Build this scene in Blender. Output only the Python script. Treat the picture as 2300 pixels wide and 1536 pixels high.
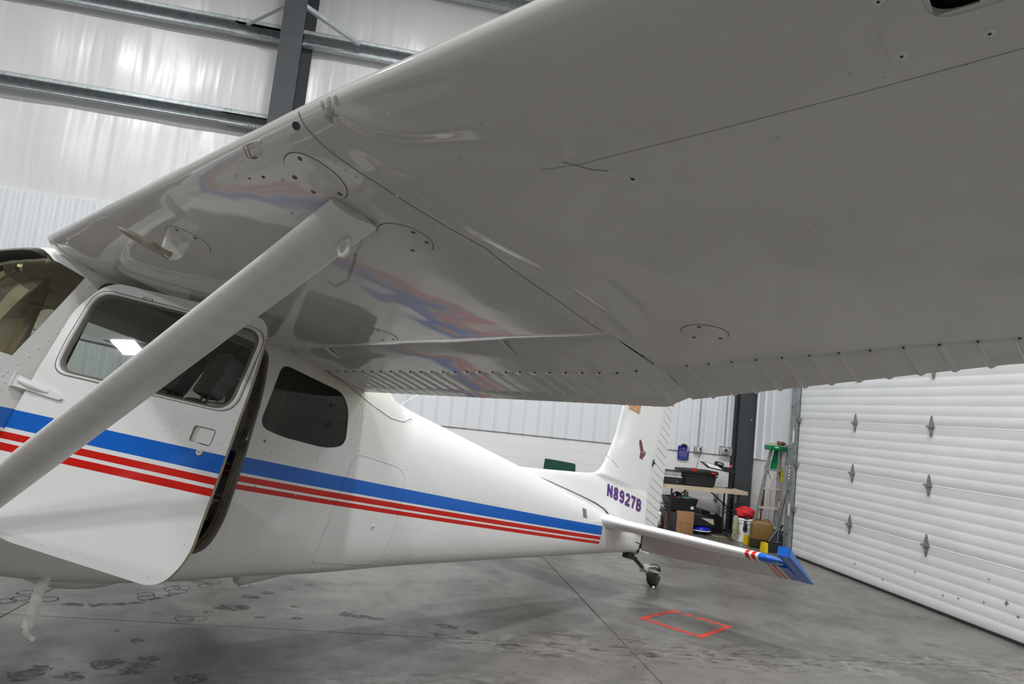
import bpy, bmesh, math, random
from mathutils import Matrix, Vector, Euler
random.seed(7)
R_ = math.radians
sc = bpy.context.scene
COL = sc.collection
for o in list(bpy.data.objects): bpy.data.objects.remove(o)

# ------------------------------------------------------------------ camera
CAM_H = 1.60
yaw, pitch, roll = R_(9.07), R_(5.94), R_(6.19)
fwd = Vector((math.sin(yaw)*math.cos(pitch), math.cos(yaw)*math.cos(pitch), math.sin(pitch)))
rt0 = Vector((math.cos(yaw), -math.sin(yaw), 0)); up0 = rt0.cross(fwd)
rt = math.cos(roll)*rt0 + math.sin(roll)*up0
upv = -math.sin(roll)*rt0 + math.cos(roll)*up0
cd = bpy.data.cameras.new('camera'); cam = bpy.data.objects.new('camera', cd); COL.objects.link(cam)
cam.matrix_world = Matrix(((rt.x, upv.x, -fwd.x, 0), (rt.y, upv.y, -fwd.y, 0), (rt.z, upv.z, -fwd.z, CAM_H), (0, 0, 0, 1)))
cd.sensor_width = 36; cd.lens = 1533/2300*36; cd.clip_start = .02; cd.clip_end = 200
sc.camera = cam

# ------------------------------------------------------------------ world, exposure, lights
w = bpy.data.worlds.new('world'); sc.world = w; w.use_nodes = True
w.node_tree.nodes['Background'].inputs[0].default_value = (.9, .95, 1, 1)
w.node_tree.nodes['Background'].inputs[1].default_value = .02
vs = sc.view_settings; vs.view_transform = 'Standard'; vs.look = 'None'; vs.gamma = 1; vs.use_curve_mapping = False
vs.exposure = -0.05
LIGHT_W = 285
LIGHT_XY = [(-6.4, 5.8), (-.8, 5.8), (4.4, 5.8), (-8.6, -.6), (-3.0, -.6), (3.2, -.6), (-9.95, -7.2), (-3.0, -7), (3.2, -7)]
LIGHT_Z = 8.8

# ------------------------------------------------------------------ helpers
def new_mat(name):
    m = bpy.data.materials.new(name); m.use_nodes = True
    return m, m.node_tree.nodes, m.node_tree.links, m.node_tree.nodes['Principled BSDF']
def mat(name, col, rough=.5, metal=0., coat=0., noise=None, bump=None, spec=None, ntex=None):
    """noise=(scale, amount) colour variation; bump=(scale, distance)"""
    m, N, L, b = new_mat(name)
    b.inputs['Base Color'].default_value = (*col, 1)
    b.inputs['Roughness'].default_value = rough; b.inputs['Metallic'].default_value = metal
    if coat: b.inputs['Coat Weight'].default_value = coat; b.inputs['Coat Roughness'].default_value = .03
    if spec is not None: b.inputs['Specular IOR Level'].default_value = spec
    tc = N.new('ShaderNodeTexCoord')
    if noise:
        t = N.new('ShaderNodeTexNoise'); t.inputs['Scale'].default_value = noise[0]; t.inputs['Detail'].default_value = 6
        L.new(tc.outputs['Object'], t.inputs['Vector'])
        mx = N.new('ShaderNodeMix'); mx.data_type = 'RGBA'; mx.blend_type = 'MULTIPLY'; mx.inputs['Factor'].default_value = 1
        mx.inputs['A'].default_value = (*col, 1)
        r = N.new('ShaderNodeMapRange'); r.inputs['From Min'].default_value = .3; r.inputs['From Max'].default_value = .7
        r.inputs['To Min'].default_value = 1-noise[1]; r.inputs['To Max'].default_value = 1+noise[1]*.4
        L.new(t.outputs['Fac'], r.inputs['Value']); L.new(r.outputs['Result'], mx.inputs['B']); L.new(mx.outputs['Result'], b.inputs['Base Color'])
    if bump:
        t = N.new('ShaderNodeTexNoise'); t.inputs['Scale'].default_value = bump[0]; t.inputs['Detail'].default_value = 3 if len(bump) < 3 else bump[2]
        L.new(tc.outputs['Object'], t.inputs['Vector'])
        bp = N.new('ShaderNodeBump'); bp.inputs['Distance'].default_value = bump[1]; bp.inputs['Strength'].default_value = 1
        L.new(t.outputs['Fac'], bp.inputs['Height']); L.new(bp.outputs['Normal'], b.inputs['Normal'])
    return m
def math_node(N, L, op, a, b=None, c=None):
    n = N.new('ShaderNodeMath'); n.operation = op
    for i, v in enumerate((a, b, c)):
        if v is None: continue
        if isinstance(v, (int, float)): n.inputs[i].default_value = v
        else: L.new(v, n.inputs[i])
    return n.outputs[0]
def band(N, L, d, lo, hi):
    return math_node(N, L, 'MULTIPLY', math_node(N, L, 'GREATER_THAN', d, lo), math_node(N, L, 'LESS_THAN', d, hi))
def mixc(N, L, fac, a, b):
    m = N.new('ShaderNodeMix'); m.data_type = 'RGBA'
    if isinstance(fac, float): m.inputs['Factor'].default_value = fac
    else: L.new(fac, m.inputs['Factor'])
    for k, v in (('A', a), ('B', b)):
        if isinstance(v, tuple): m.inputs[k].default_value = (*v, 1)
        else: L.new(v, m.inputs[k])
    return m.outputs['Result']
WHITE = (.80, .80, .785); BLUE = (.006, .125, .56); RED = (.60, .012, .006)

def paint_nodes(name, rough=.16, bump=(2.2, .0016), dirt=.12, coat=.1, white=None):
    m, N, L, b = new_mat(name)
    tc = N.new('ShaderNodeTexCoord'); sx = N.new('ShaderNodeSeparateXYZ'); L.new(tc.outputs['Object'], sx.inputs[0])
    t = N.new('ShaderNodeTexNoise'); t.inputs['Scale'].default_value = 3.5; t.inputs['Detail'].default_value = 8; t.inputs['Roughness'].default_value = .7
    L.new(tc.outputs['Object'], t.inputs['Vector'])
    r = N.new('ShaderNodeMapRange'); r.inputs['From Min'].default_value = .5; r.inputs['From Max'].default_value = .8
    r.inputs['To Min'].default_value = 0; r.inputs['To Max'].default_value = dirt
    L.new(t.outputs['Fac'], r.inputs['Value'])
    base = mixc(N, L, r.outputs['Result'], white or WHITE, (.55, .52, .42))
    b.inputs['Roughness'].default_value = rough
    b.inputs['Coat Weight'].default_value = coat; b.inputs['Coat Roughness'].default_value = .05; b.inputs['Specular IOR Level'].default_value = .42
    t2 = N.new('ShaderNodeTexNoise'); t2.inputs['Scale'].default_value = bump[0]; t2.inputs['Detail'].default_value = 1.5
    L.new(tc.outputs['Object'], t2.inputs['Vector'])
    bp = N.new('ShaderNodeBump'); bp.inputs['Distance'].default_value = bump[1]
    L.new(t2.outputs['Fac'], bp.inputs['Height']); L.new(bp.outputs['Normal'], b.inputs['Normal'])
    L.new(bp.outputs['Normal'], b.inputs['Coat Normal'])
    return m, N, L, b, sx, base, tc
def stripe_mat(name, z0, slope, quad, x0, offs, xend=99, stain=False):
    m, N, L, b, sx, base, tc = paint_nodes(name)
    if stain:   # nicotine-yellow run-off stain behind the wing root
        t = N.new('ShaderNodeTexNoise'); t.inputs['Scale'].default_value = 5; t.inputs['Detail'].default_value = 8; t.inputs['Roughness'].default_value = .65; L.new(tc.outputs['Object'], t.inputs['Vector'])
        def rg(v, a, b_, c, d):
            r = N.new('ShaderNodeMapRange'); r.inputs['From Min'].default_value = a; r.inputs['From Max'].default_value = b_; r.inputs['To Min'].default_value = c; r.inputs['To Max'].default_value = d; L.new(v, r.inputs['Value']); return r.outputs['Result']
        zone = math_node(N, L, 'MULTIPLY', rg(sx.outputs['Z'], -.42, -.04, 0, 1), math_node(N, L, 'MULTIPLY', rg(sx.outputs['X'], .95, 1.2, 0, 1), rg(sx.outputs['X'], 1.55, 2.2, 1, .0)))
        base = mixc(N, L, math_node(N, L, 'MULTIPLY', zone, rg(t.outputs['Fac'], .3, .65, .25, .85)), base, (.56, .52, .34))
    dx = math_node(N, L, 'SUBTRACT', sx.outputs['X'], x0)
    top = math_node(N, L, 'ADD', math_node(N, L, 'MULTIPLY_ADD', dx, slope, z0), math_node(N, L, 'MULTIPLY', math_node(N, L, 'MULTIPLY', dx, dx), quad))
    d = math_node(N, L, 'SUBTRACT', top, sx.outputs['Z'])
    on = math_node(N, L, 'LESS_THAN', sx.outputs['X'], xend)
    bl = math_node(N, L, 'MULTIPLY', band(N, L, d, 0, offs[0]), on)
    rd = math_node(N, L, 'MULTIPLY', math_node(N, L, 'MAXIMUM', band(N, L, d, offs[1], offs[2]), band(N, L, d, offs[3], offs[4])), on)
    c = mixc(N, L, bl, base, BLUE); c = mixc(N, L, rd, c, RED)
    L.new(c, b.inputs['Base Color'])
    return m
M = {}
M['paint'] = None
def _p():
    m, N, L, b, sx, base, tc = paint_nodes('white_paint'); L.new(base, b.inputs['Base Color']); return m
M['paint'] = _p()
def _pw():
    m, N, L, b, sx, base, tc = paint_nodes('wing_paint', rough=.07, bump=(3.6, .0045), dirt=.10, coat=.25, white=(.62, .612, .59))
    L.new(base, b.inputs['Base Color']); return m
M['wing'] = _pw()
M['fus'] = stripe_mat('striped_paint', -.615, .0775, .002, 1.06, (.077, .090, .120, .132, .157), xend=4.66, stain=True)
M['door'] = stripe_mat('striped_door_paint', -.687, .0545, .0, .117, (.070, .087, .114, .128, .157))
def _fin():
    m, N, L, b, sx, base, tc = paint_nodes('fin_paint', bump=(3, .0012), dirt=.05)
    d = math_node(N, L, 'MULTIPLY_ADD', math_node(N, L, 'SUBTRACT', sx.outputs['X'], 5.62), .05, sx.outputs['Z'])
    rd = math_node(N, L, 'MULTIPLY', math_node(N, L, 'MAXIMUM', band(N, L, d, 1.134, 1.167), band(N, L, d, 1.180, 1.214)), math_node(N, L, 'GREATER_THAN', sx.outputs['X'], 5.18))
    bl = math_node(N, L, 'MULTIPLY', math_node(N, L, 'GREATER_THAN', d, 1.224), math_node(N, L, 'GREATER_THAN', sx.outputs['X'], 5.18))
    c = mixc(N, L, rd, base, RED); c = mixc(N, L, bl, c, BLUE)
    # chipped leading edge at the fin top
    mp = N.new('ShaderNodeMapping'); mp.inputs['Scale'].default_value = (9, 9, 5); L.new(tc.outputs['Object'], mp.inputs['Vector'])
    t = N.new('ShaderNodeTexNoise'); t.inputs['Scale'].default_value = 1.6; t.inputs['Detail'].default_value = 5; t.inputs['Distortion'].default_value = 1.2
    L.new(mp.outputs['Vector'], t.inputs['Vector'])
    zone = math_node(N, L, 'MULTIPLY', math_node(N, L, 'GREATER_THAN', sx.outputs['Z'], .835), math_node(N, L, 'LESS_THAN', sx.outputs['X'], 5.06))
    chip = math_node(N, L, 'MULTIPLY', math_node(N, L, 'GREATER_THAN', t.outputs['Fac'], .475), zone)
    chip2 = math_node(N, L, 'MULTIPLY', math_node(N, L, 'GREATER_THAN', t.outputs['Fac'], .55), zone)
    c = mixc(N, L, chip, c, (.70, .17, .05)); c = mixc(N, L, chip2, c, (.42, .36, .20))
    L.new(c, b.inputs['Base Color']); return m
M['fin'] = _fin()
def _tail(name, r1, r2, bl0, wh=None):
    m, N, L, b, sx, base, tc = paint_nodes(name, bump=(3, .001), dirt=.05, white=wh)
    y = math_node(N, L, 'ABSOLUTE', sx.outputs['Y'])
    rd = math_node(N, L, 'MAXIMUM', band(N, L, y, *r1), band(N, L, y, *r2))
    c = mixc(N, L, rd, base, RED); c = mixc(N, L, math_node(N, L, 'GREATER_THAN', y, bl0), c, BLUE)
    L.new(c, b.inputs['Base Color']); return m
M['stab'] = _tail('stabilizer_paint', (1.435, 1.465), (1.485, 1.515), 1.535)
M['elev'] = _tail('elevator_paint', (1.50, 1.525), (1.545, 1.570), 1.595, (.58, .575, .56))  # same white as the stabilizer, greyed to carry the underside's shade
M['bluep'] = mat('blue_paint', BLUE, .2, coat=.4)
M['seam'] = mat('seam_grime', (.06, .058, .05), .7)
M['rubber'] = mat('black_rubber', (.018, .018, .018), .6)
M['seal'] = mat('door_seal', (.12, .115, .105), .45, noise=(12, .4))
M['beige'] = mat('cabin_fabric', (.42, .36, .24), .85, noise=(5, .35), bump=(9, .01))
M['edge'] = mat('primer_edge', (.42, .37, .25), .6)
M['grey_seat'] = mat('grey_seat_cloth', (.36, .365, .37), .9, noise=(30, .2), bump=(60, .001))
M['dark'] = mat('dark_carpet', (.03, .028, .026), .95)
M['steel'] = mat('worn_steel', (.33, .31, .27), .42, metal=.7, noise=(20, .5))
M['dsteel'] = mat('oily_steel', (.06, .055, .045), .5, metal=.4, noise=(25, .5))
M['tire'] = mat('tire_rubber', (.045, .042, .038), .75, noise=(20, .4), bump=(60, .001))
M['screw'] = mat('screw_head', (.16, .13, .11), .4, metal=.6)
M['screww'] = mat('painted_screw', (.72, .72, .70), .3)
M['inside'] = mat('bare_wing_interior', (.12, .105, .075), .5, metal=.3, noise=(16, .9), bump=(14, .01))
M['pitot'] = mat('weathered_tube', (.34, .32, .26), .4, metal=.3, noise=(20, .5))
def glass(name, tint, refl=1.0, rough=0.0, ior=1.5, bump=None):
    m, N, L, b = new_mat(name); N.remove(b)
    out = [n for n in N if n.type == 'OUTPUT_MATERIAL'][0]
    tr = N.new('ShaderNodeBsdfTransparent'); tr.inputs[0].default_value = (*tint, 1)
    gl = N.new('ShaderNodeBsdfGlossy'); gl.inputs['Color'].default_value = (refl, refl, refl, 1); gl.inputs['Roughness'].default_value = rough
    fr = N.new('ShaderNodeFresnel'); fr.inputs['IOR'].default_value = ior
    ms = N.new('ShaderNodeMixShader'); L.new(fr.outputs[0], ms.inputs[0]); L.new(tr.outputs[0], ms.inputs[1]); L.new(gl.outputs[0], ms.inputs[2])
    L.new(ms.outputs[0], out.inputs[0]); return m
M['glass'] = glass('door_window_glass', (.82, .84, .82), ior=1.45, rough=.015)
M['wsglass'] = glass('windshield_acrylic', (.80, .78, .68), ior=1.42, rough=.02)
M['tint'] = glass('tinted_acrylic', (.60, .57, .53), ior=1.35, rough=.05)

class MB:
    """collects shapes; build() links them as one mesh object"""
    def __init__(s): s.v = []; s.f = []; s.m = []
    def add(s, vs_, fs, mi=0):
        n = len(s.v); s.v += [Vector(q) for q in vs_]
        for f in fs: s.f.append([i+n for i in f]); s.m.append(mi)
    def box(s, lo, hi, mi=0, M4=None, bev=0.):
        bm = bmesh.new(); bmesh.ops.create_cube(bm, size=1)
        c = [(a+b)/2 for a, b in zip(lo, hi)]; d = [abs(b-a) for a, b in zip(lo, hi)]
        for v in bm.verts: v.co = Vector((v.co.x*d[0]+c[0], v.co.y*d[1]+c[1], v.co.z*d[2]+c[2]))
        if bev: bmesh.ops.bevel(bm, geom=list(bm.edges), offset=min(bev, min(d)*.45), segments=2, profile=.5, affect='EDGES')
        s.bm(bm, mi, M4)
    def bm(s, bm, mi=0, M4=None):
        bm.verts.ensure_lookup_table(); bm.verts.index_update()
        s.add([(M4 @ v.co) if M4 else v.co for v in bm.verts], [[v.index for v in f.verts] for f in bm.faces], mi); bm.free()
    def cyl(s, a, b, r, r2=None, n=16, mi=0, caps=True):
        a, b = Vector(a), Vector(b); r2 = r if r2 is None else r2
        d = (b-a).normalized(); u = d.orthogonal().normalized(); w_ = d.cross(u)
        vs_ = []
        for p, rr in ((a, r), (b, r2)):
            for i in range(n):
                t = 2*math.pi*i/n; vs_.append(p+(u*math.cos(t)+w_*math.sin(t))*rr)
        fs = [[i, (i+1) % n, n+(i+1) % n, n+i] for i in range(n)]
        if caps: fs += [list(range(n))[::-1], list(range(n, 2*n))]
        s.add(vs_, fs, mi)
    def tube(s, pts, r, n=10, mi=0, closed=False, flat=None):
        """r may be a list; flat=(axis vector, ratio) squashes the section"""
        pts = [Vector(p) for p in pts]; k = len(pts); rs = r if isinstance(r, (list, tuple)) else [r]*k
        vs_ = []; prev = None
        for i, p in enumerate(pts):
            if closed: d = (pts[(i+1) % k]-pts[i-1])
            else: d = pts[min(i+1, k-1)]-pts[max(i-1, 0)]
            d = d.normalized() if d.length > 1e-9 else Vector((0, 0, 1))
            u = d.orthogonal().normalized() if prev is None else (prev-d*prev.dot(d)).normalized()
            prev = u; w_ = d.cross(u)
            for j in range(n):
                t = 2*math.pi*j/n; q = (u*math.cos(t)+w_*math.sin(t))*rs[i]
                if flat: ax = Vector(flat[0]); q = q-ax*q.dot(ax)*(1-flat[1])
                vs_.append(p+q)
        fs = []
        for i in range(k if closed else k-1):
            a = i*n; b = ((i+1) % k)*n
            for j in range(n): fs.append([a+j, a+(j+1) % n, b+(j+1) % n, b+j])
        if not closed: fs += [list(range(n))[::-1], [(k-1)*n+j for j in range(n)]]
        s.add(vs_, fs, mi)
    def prism(s, poly, axis, lo, hi, mi=0, f=None):
        """poly of 2-D points extruded along axis (0,1,2) between lo and hi"""
        def mk(p, t):
            q = [0, 0, 0]; ax = [i for i in range(3) if i != axis]; q[ax[0]], q[ax[1]] = p; q[axis] = t; return f(Vector(q)) if f else Vector(q)
        n = len(poly); vs_ = [mk(p, lo) for p in poly]+[mk(p, hi) for p in poly]
        s.add(vs_, [list(range(n)), list(range(n, 2*n))[::-1]]+[[i, n+i, n+(i+1) % n, (i+1) % n] for i in range(n)], mi)
    def lathe(s, prof, c=(0, 0, 0), axis='Z', n=24, mi=0, sx=1., sy=1., M4=None):
        """profile of (r, h)"""
        vs_ = []
        for r, h in prof:
            for i in range(n):
                t = 2*math.pi*i/n; vs_.append(Vector((r*math.cos(t)*sx, r*math.sin(t)*sy, h)))
        k = len(prof); fs = [[a*n+i, a*n+(i+1) % n, (a+1)*n+(i+1) % n, (a+1)*n+i] for a in range(k-1) for i in range(n)]
        fs += [list(range(n))[::-1], [(k-1)*n+i for i in range(n)]]
        R = {'Z': Matrix.Identity(4), 'X': Matrix.Rotation(R_(90), 4, 'Y'), 'Y': Matrix.Rotation(R_(-90), 4, 'X')}[axis]
        T4 = M4 if M4 else Matrix.Translation(c) @ R
        s.add([T4 @ v for v in vs_], fs, mi)
    def dome(s, p, nrm, r, h=None, mi=0, n=8):
        p = Vector(p); nrm = Vector(nrm).normalized(); h = r*.5 if h is None else h
        u = nrm.orthogonal().normalized(); w_ = nrm.cross(u); vs_ = []
        for rr, hh in ((1, -.1), (.75, .6)):
            for i in range(n):
                t = 2*math.pi*i/n; vs_.append(p+(u*math.cos(t)+w_*math.sin(t))*r*rr+nrm*h*hh)
        vs_.append(p+nrm*h)
        s.add(vs_, [[i, (i+1) % n, n+(i+1) % n, n+i] for i in range(n)]+[[n+i, n+(i+1) % n, 2*n] for i in range(n)], mi)
    def sphere(s, c, r, sc3=(1, 1, 1), mi=0, u=16, v=10, M4=None, noise=0.):
        bm = bmesh.new(); bmesh.ops.create_uvsphere(bm, u_segments=u, v_segments=v, radius=r)
        for q in bm.verts:
            k = 1+random.uniform(-noise, noise); q.co = Vector((q.co.x*sc3[0]*k, q.co.y*sc3[1]*k, q.co.z*sc3[2]*k))
        T4 = Matrix.Translation(c) @ (M4 if M4 else Matrix.Identity(4)); s.bm(bm, mi, T4)
    def mesh(s, name, mats, angle=40, smooth=True, fixn=True):
        me = bpy.data.meshes.new(name); me.from_pydata([tuple(v) for v in s.v], [], s.f)
        for m in mats: me.materials.append(m)
        me.polygons.foreach_set('material_index', s.m)
        finish(me, angle, smooth, fixn); return me
    def build(s, name, mats, parent=None, **kw):
        if not isinstance(mats, (list, tuple)): mats = [mats]
        pre = kw.pop('keep', None)
        return link(name, s.mesh(name, mats, **kw), parent)
def finish(me, angle=40, smooth=True, fixn=True):
    bm = bmesh.new(); bm.from_mesh(me)
    if fixn: bmesh.ops.recalc_face_normals(bm, faces=bm.faces)
    if smooth:
        for f in bm.faces: f.smooth = True
        for e in bm.edges:
            if len(e.link_faces) == 2 and e.calc_face_angle(0) > R_(angle): e.smooth = False
    bm.to_mesh(me); bm.free(); me.update()
def link(name, me, parent=None):
    o = bpy.data.objects.new(name, me); COL.objects.link(o)
    if parent is not None:
        o.parent = parent
        if parent.get('_air'): o.matrix_parent_inverse = parent.matrix_world.inverted() @ AIR
    return o
def tag(o, label=None, cat=None, group=None, kind=None):
    if label: o['label'] = label
    if cat: o['category'] = cat
    if group: o['group'] = group
    if kind: o['kind'] = kind
    return o
def thing(name, label, cat, loc=(0, 0, 0), rotz=0, group=None):
    o = bpy.data.objects.new(name, None); COL.objects.link(o); o.empty_display_size = .1
    o.location = loc; o.rotation_euler = (0, 0, rotz); return tag(o, label, cat, group)
def dup(root, loc, rotz=0, label=None, group=None):
    r = root.copy(); COL.objects.link(r); r.location = loc; r.rotation_euler = (0, 0, rotz)
    if label: r['label'] = label
    if group: r['group'] = group
    for ch in list(root.children):
        c = ch.copy(); COL.objects.link(c); c.parent = r
        for g in ch.children:
            d = g.copy(); COL.objects.link(d); d.parent = c
    return r
def struct(o): o['kind'] = 'structure'; return o
def round_poly(pts, r, n=5):
    """rounded polygon; r number or list"""
    out = []; k = len(pts); rs = r if isinstance(r, (list, tuple)) else [r]*k
    for i in range(k):
        p = Vector(pts[i]).to_2d(); a = Vector(pts[i-1]).to_2d(); b = Vector(pts[(i+1) % k]).to_2d()
        da = (a-p); db = (b-p); rr = min(rs[i], da.length*.48, db.length*.48)
        if rr < 1e-5: out.append(p); continue
        da.normalize(); db.normalize(); s_, e = p+da*rr, p+db*rr
        for j in range(n+1):
            t = j/n; out.append((1-t)**2*s_+2*t*(1-t)*p+t*t*e)
    return out
def boolean(a, b, op):
    oa = bpy.data.objects.new('tmpa', a); ob = bpy.data.objects.new('tmpb', b); COL.objects.link(oa); COL.objects.link(ob)
    md = oa.modifiers.new('b', 'BOOLEAN'); md.object = ob; md.operation = op; md.solver = 'EXACT'
    dg = bpy.context.evaluated_depsgraph_get(); me = bpy.data.meshes.new_from_object(oa.evaluated_get(dg))
    bpy.data.objects.remove(oa); bpy.data.objects.remove(ob)
    return me
def interp(x, xs, ys):
    if x <= xs[0]: return ys[0]
    for i in range(1, len(xs)):
        if x <= xs[i]:
            t = (x-xs[i-1])/(xs[i]-xs[i-1]); return ys[i-1]+t*(ys[i]-ys[i-1])
    return ys[-1]
def sm(x, xs, ys):
    """smooth (Catmull-Rom style hermite) interpolation"""
    n = len(xs)
    if x <= xs[0]: return ys[0]
    if x >= xs[-1]: return ys[-1]
    for i in range(1, n):
        if x <= xs[i]:
            h = xs[i]-xs[i-1]; t = (x-xs[i-1])/h
            d = [(ys[j+1]-ys[j])/(xs[j+1]-xs[j]) for j in range(n-1)]
            def sl(j):
                if j == 0: return d[0]
                if j == n-1: return d[-1]
                return 0 if d[j-1]*d[j] <= 0 else 2*d[j-1]*d[j]/(d[j-1]+d[j])
            m0, m1 = sl(i-1)*h, sl(i)*h
            return (2*t**3-3*t**2+1)*ys[i-1]+(t**3-2*t**2+t)*m0+(-2*t**3+3*t**2)*ys[i]+(t**3-t**2)*m1
# ------------------------------------------------------------------ hangar shell
XL, XR, YF, YB, ZC = -13.0, 6.16, -11.0, 11.25, 10.2
def concrete():
    m, N, L, b = new_mat('hangar_concrete')
    tc = N.new('ShaderNodeTexCoord'); P = tc.outputs['Object']
    def noise(scale, detail, rough=.6, dist=0., vec=None):
        t = N.new('ShaderNodeTexNoise'); t.inputs['Scale'].default_value = scale; t.inputs['Detail'].default_value = detail
        t.inputs['Roughness'].default_value = rough; t.inputs['Distortion'].default_value = dist
        L.new(vec or P, t.inputs['Vector']); return t.outputs['Fac']
    def rng(v, a, b_, c, d):
        r = N.new('ShaderNodeMapRange'); r.inputs['From Min'].default_value = a; r.inputs['From Max'].default_value = b_
        r.inputs['To Min'].default_value = c; r.inputs['To Max'].default_value = d; L.new(v, r.inputs['Value']); return r.outputs['Result']
    big = noise(.55, 5, .55, .6); mid = noise(2.2, 8, .68, .8)
    mp = N.new('ShaderNodeMapping'); mp.inputs['Scale'].default_value = (1.0, 3.2, 1); L.new(P, mp.inputs['Vector'])
    streak = noise(1.6, 10, .72, .5, mp.outputs['Vector'])
    spots = noise(6.5, 4, .6, .3); fine = noise(60, 6, .75)
    c = mixc(N, L, rng(big, .35, .65, 0, 1), (.128, .120, .108), (.192, .180, .162))
    c = mixc(N, L, rng(mid, .50, .74, 0, .55), c, (.066, .061, .056))
    c = mixc(N, L, rng(streak, .56, .70, 0, .75), c, (.038, .036, .035))
    c = mixc(N, L, rng(mid, .28, .42, .35, 0), c, (.215, .207, .196))
    sp = math_node(N, L, 'MULTIPLY', rng(spots, .66, .70, 0, .6), rng(big, .4, .55, 1, 0))
    c = mixc(N, L, sp, c, (.045, .04, .038))
    # trowelled worn patches with light salt marks
    c = mixc(N, L, math_node(N, L, 'MULTIPLY', rng(fine, .58, .7, 0, .6), rng(streak, .42, .55, 0, 1)), c, (.28, .275, .265))
    c = mixc(N, L, rng(fine, .3, .45, .45, 0), c, (.050, .047, .044))
    # spalled, scaly strip along the joint
    sx = N.new('ShaderNodeSeparateXYZ'); L.new(P, sx.inputs[0])
    yy = math_node(N, L, 'ADD', sx.outputs['Y'], math_node(N, L, 'MULTIPLY', big, .5))
    zone = math_node(N, L, 'MULTIPLY', rng(math_node(N, L, 'ABSOLUTE', math_node(N, L, 'SUBTRACT', yy, 5.15)), .12, .42, 1, 0), rng(sx.outputs['X'], -.6, .5, .15, 1))
    zone2 = rng(yy, 4.35, 4.75, 1, 0)
    mp2 = N.new('ShaderNodeMapping'); mp2.inputs['Scale'].default_value = (7, 16, 1); mp2.inputs['Rotation'].default_value = (0, 0, .12); L.new(P, mp2.inputs['Vector'])
    sc1 = noise(1.0, 6, .7, 1.0, mp2.outputs['Vector'])
    c = mixc(N, L, math_node(N, L, 'MULTIPLY', zone, rng(sc1, .54, .60, 0, .85)), c, (.035, .031, .028))
    c = mixc(N, L, math_node(N, L, 'MULTIPLY', zone, rng(sc1, .36, .46, .55, 0)), c, (.30, .285, .26))
    c = mixc(N, L, math_node(N, L, 'MULTIPLY', zone2, rng(sc1, .40, .52, .5, 0)), c, (.27, .265, .25))
    c = mixc(N, L, math_node(N, L, 'MULTIPLY', zone2, rng(sc1, .56, .64, 0, .6)), c, (.04, .037, .035))
    # broad oily darkening seen on the slab
    oil = noise(.9, 6, .6, 1.2)
    c = mixc(N, L, rng(oil, .50, .66, 0, .55), c, (.045, .043, .041))
    # fine dirt specks
    vs2 = noise(22, 3, .5, .2)
    c = mixc(N, L, rng(vs2, .70, .73, 0, .8), c, (.03, .028, .026))
    L.new(c, b.inputs['Base Color'])
    rr = rng(mid, .3, .7, .22, .42); L.new(rr, b.inputs['Roughness'])
    b.inputs['Specular IOR Level'].default_value = .35
    bp = N.new('ShaderNodeBump'); bp.inputs['Distance'].default_value = .0015; bp.inputs['Strength'].default_value = .5
    L.new(fine, bp.inputs['Height']); L.new(bp.outputs['Normal'], b.inputs['Normal']); return m
mconc = concrete()
mjoint = mat('saw_cut_joint', (.085, .068, .055), .9, noise=(8, .5))
mb = MB(); mb.box((XL-.3, YF-.3, -.2), (XR+.3, YB+.3, 0), 0)
# tyre-cap rings, blue rubber smears and oil blots worn into the slab surface
rs = random.Random(12)
def floor_ring(x, y, r, w_, mi):
    n_ = 22; vs_ = []
    for i in range(n_):
        a = 2*math.pi*i/n_; k = 1+rs.uniform(-.06, .06)
        for q in (r*k, r*k-w_*rs.uniform(.5, 1.2)): vs_.append((x+q*math.cos(a), y+q*math.sin(a), .0008))
    mb.add(vs_, [[2*i, 2*((i+1) % n_), 2*((i+1) % n_)+1, 2*i+1] for i in range(n_) if rs.random() > .12], mi)
def floor_blot(x, y, r, mi, k=1.):
    n_ = 16; ph = rs.uniform(0, 6); mb.add([(x+r*k*(1+.22*math.sin(3*a+ph)+rs.uniform(-.16, .16))*math.cos(a), y+r*(1+.2*math.sin(2*a+ph)+rs.uniform(-.16, .16))*math.sin(a), .0009+rs.uniform(0, .0003)) for a in [2*math.pi*i/n_ for i in range(n_)]], [list(range(n_))], mi)
for x, y in [(-1.53, 5.84), (-1.43, 5.74), (-1.44, 5.65), (-1.59, 5.45), (-1.29, 5.85), (-1.26, 5.95), (-1.21, 5.03), (-1.62, 5.52), (-1.41, 6.02), (-1.0, 5.9), (-1.13, 5.05)]: floor_ring(x, y, .062+rs.uniform(-.01, .008), .010, 1)
for x, y in [(-2.38, 5.19), (-2.33, 5.26), (-2.36, 5.40), (-2.16, 5.28), (-1.50, 5.72)]: floor_ring(x, y, .06, .013, 2)
arc = [(-2.02, 5.20), (-1.93, 5.2), (-1.82, 5.22), (-1.67, 5.27), (-1.52, 5.42), (-1.44, 5.58)]
for i in range(34):
    t = i/33*4.999; k = int(t); f_ = t-k; x = arc[k][0]*(1-f_)+arc[k+1][0]*f_; y = arc[k][1]*(1-f_)+arc[k+1][1]*f_; floor_blot(x+rs.uniform(-.02, .02), y+rs.uniform(-.02, .02), .018+rs.uniform(0, .014), 3)
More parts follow.
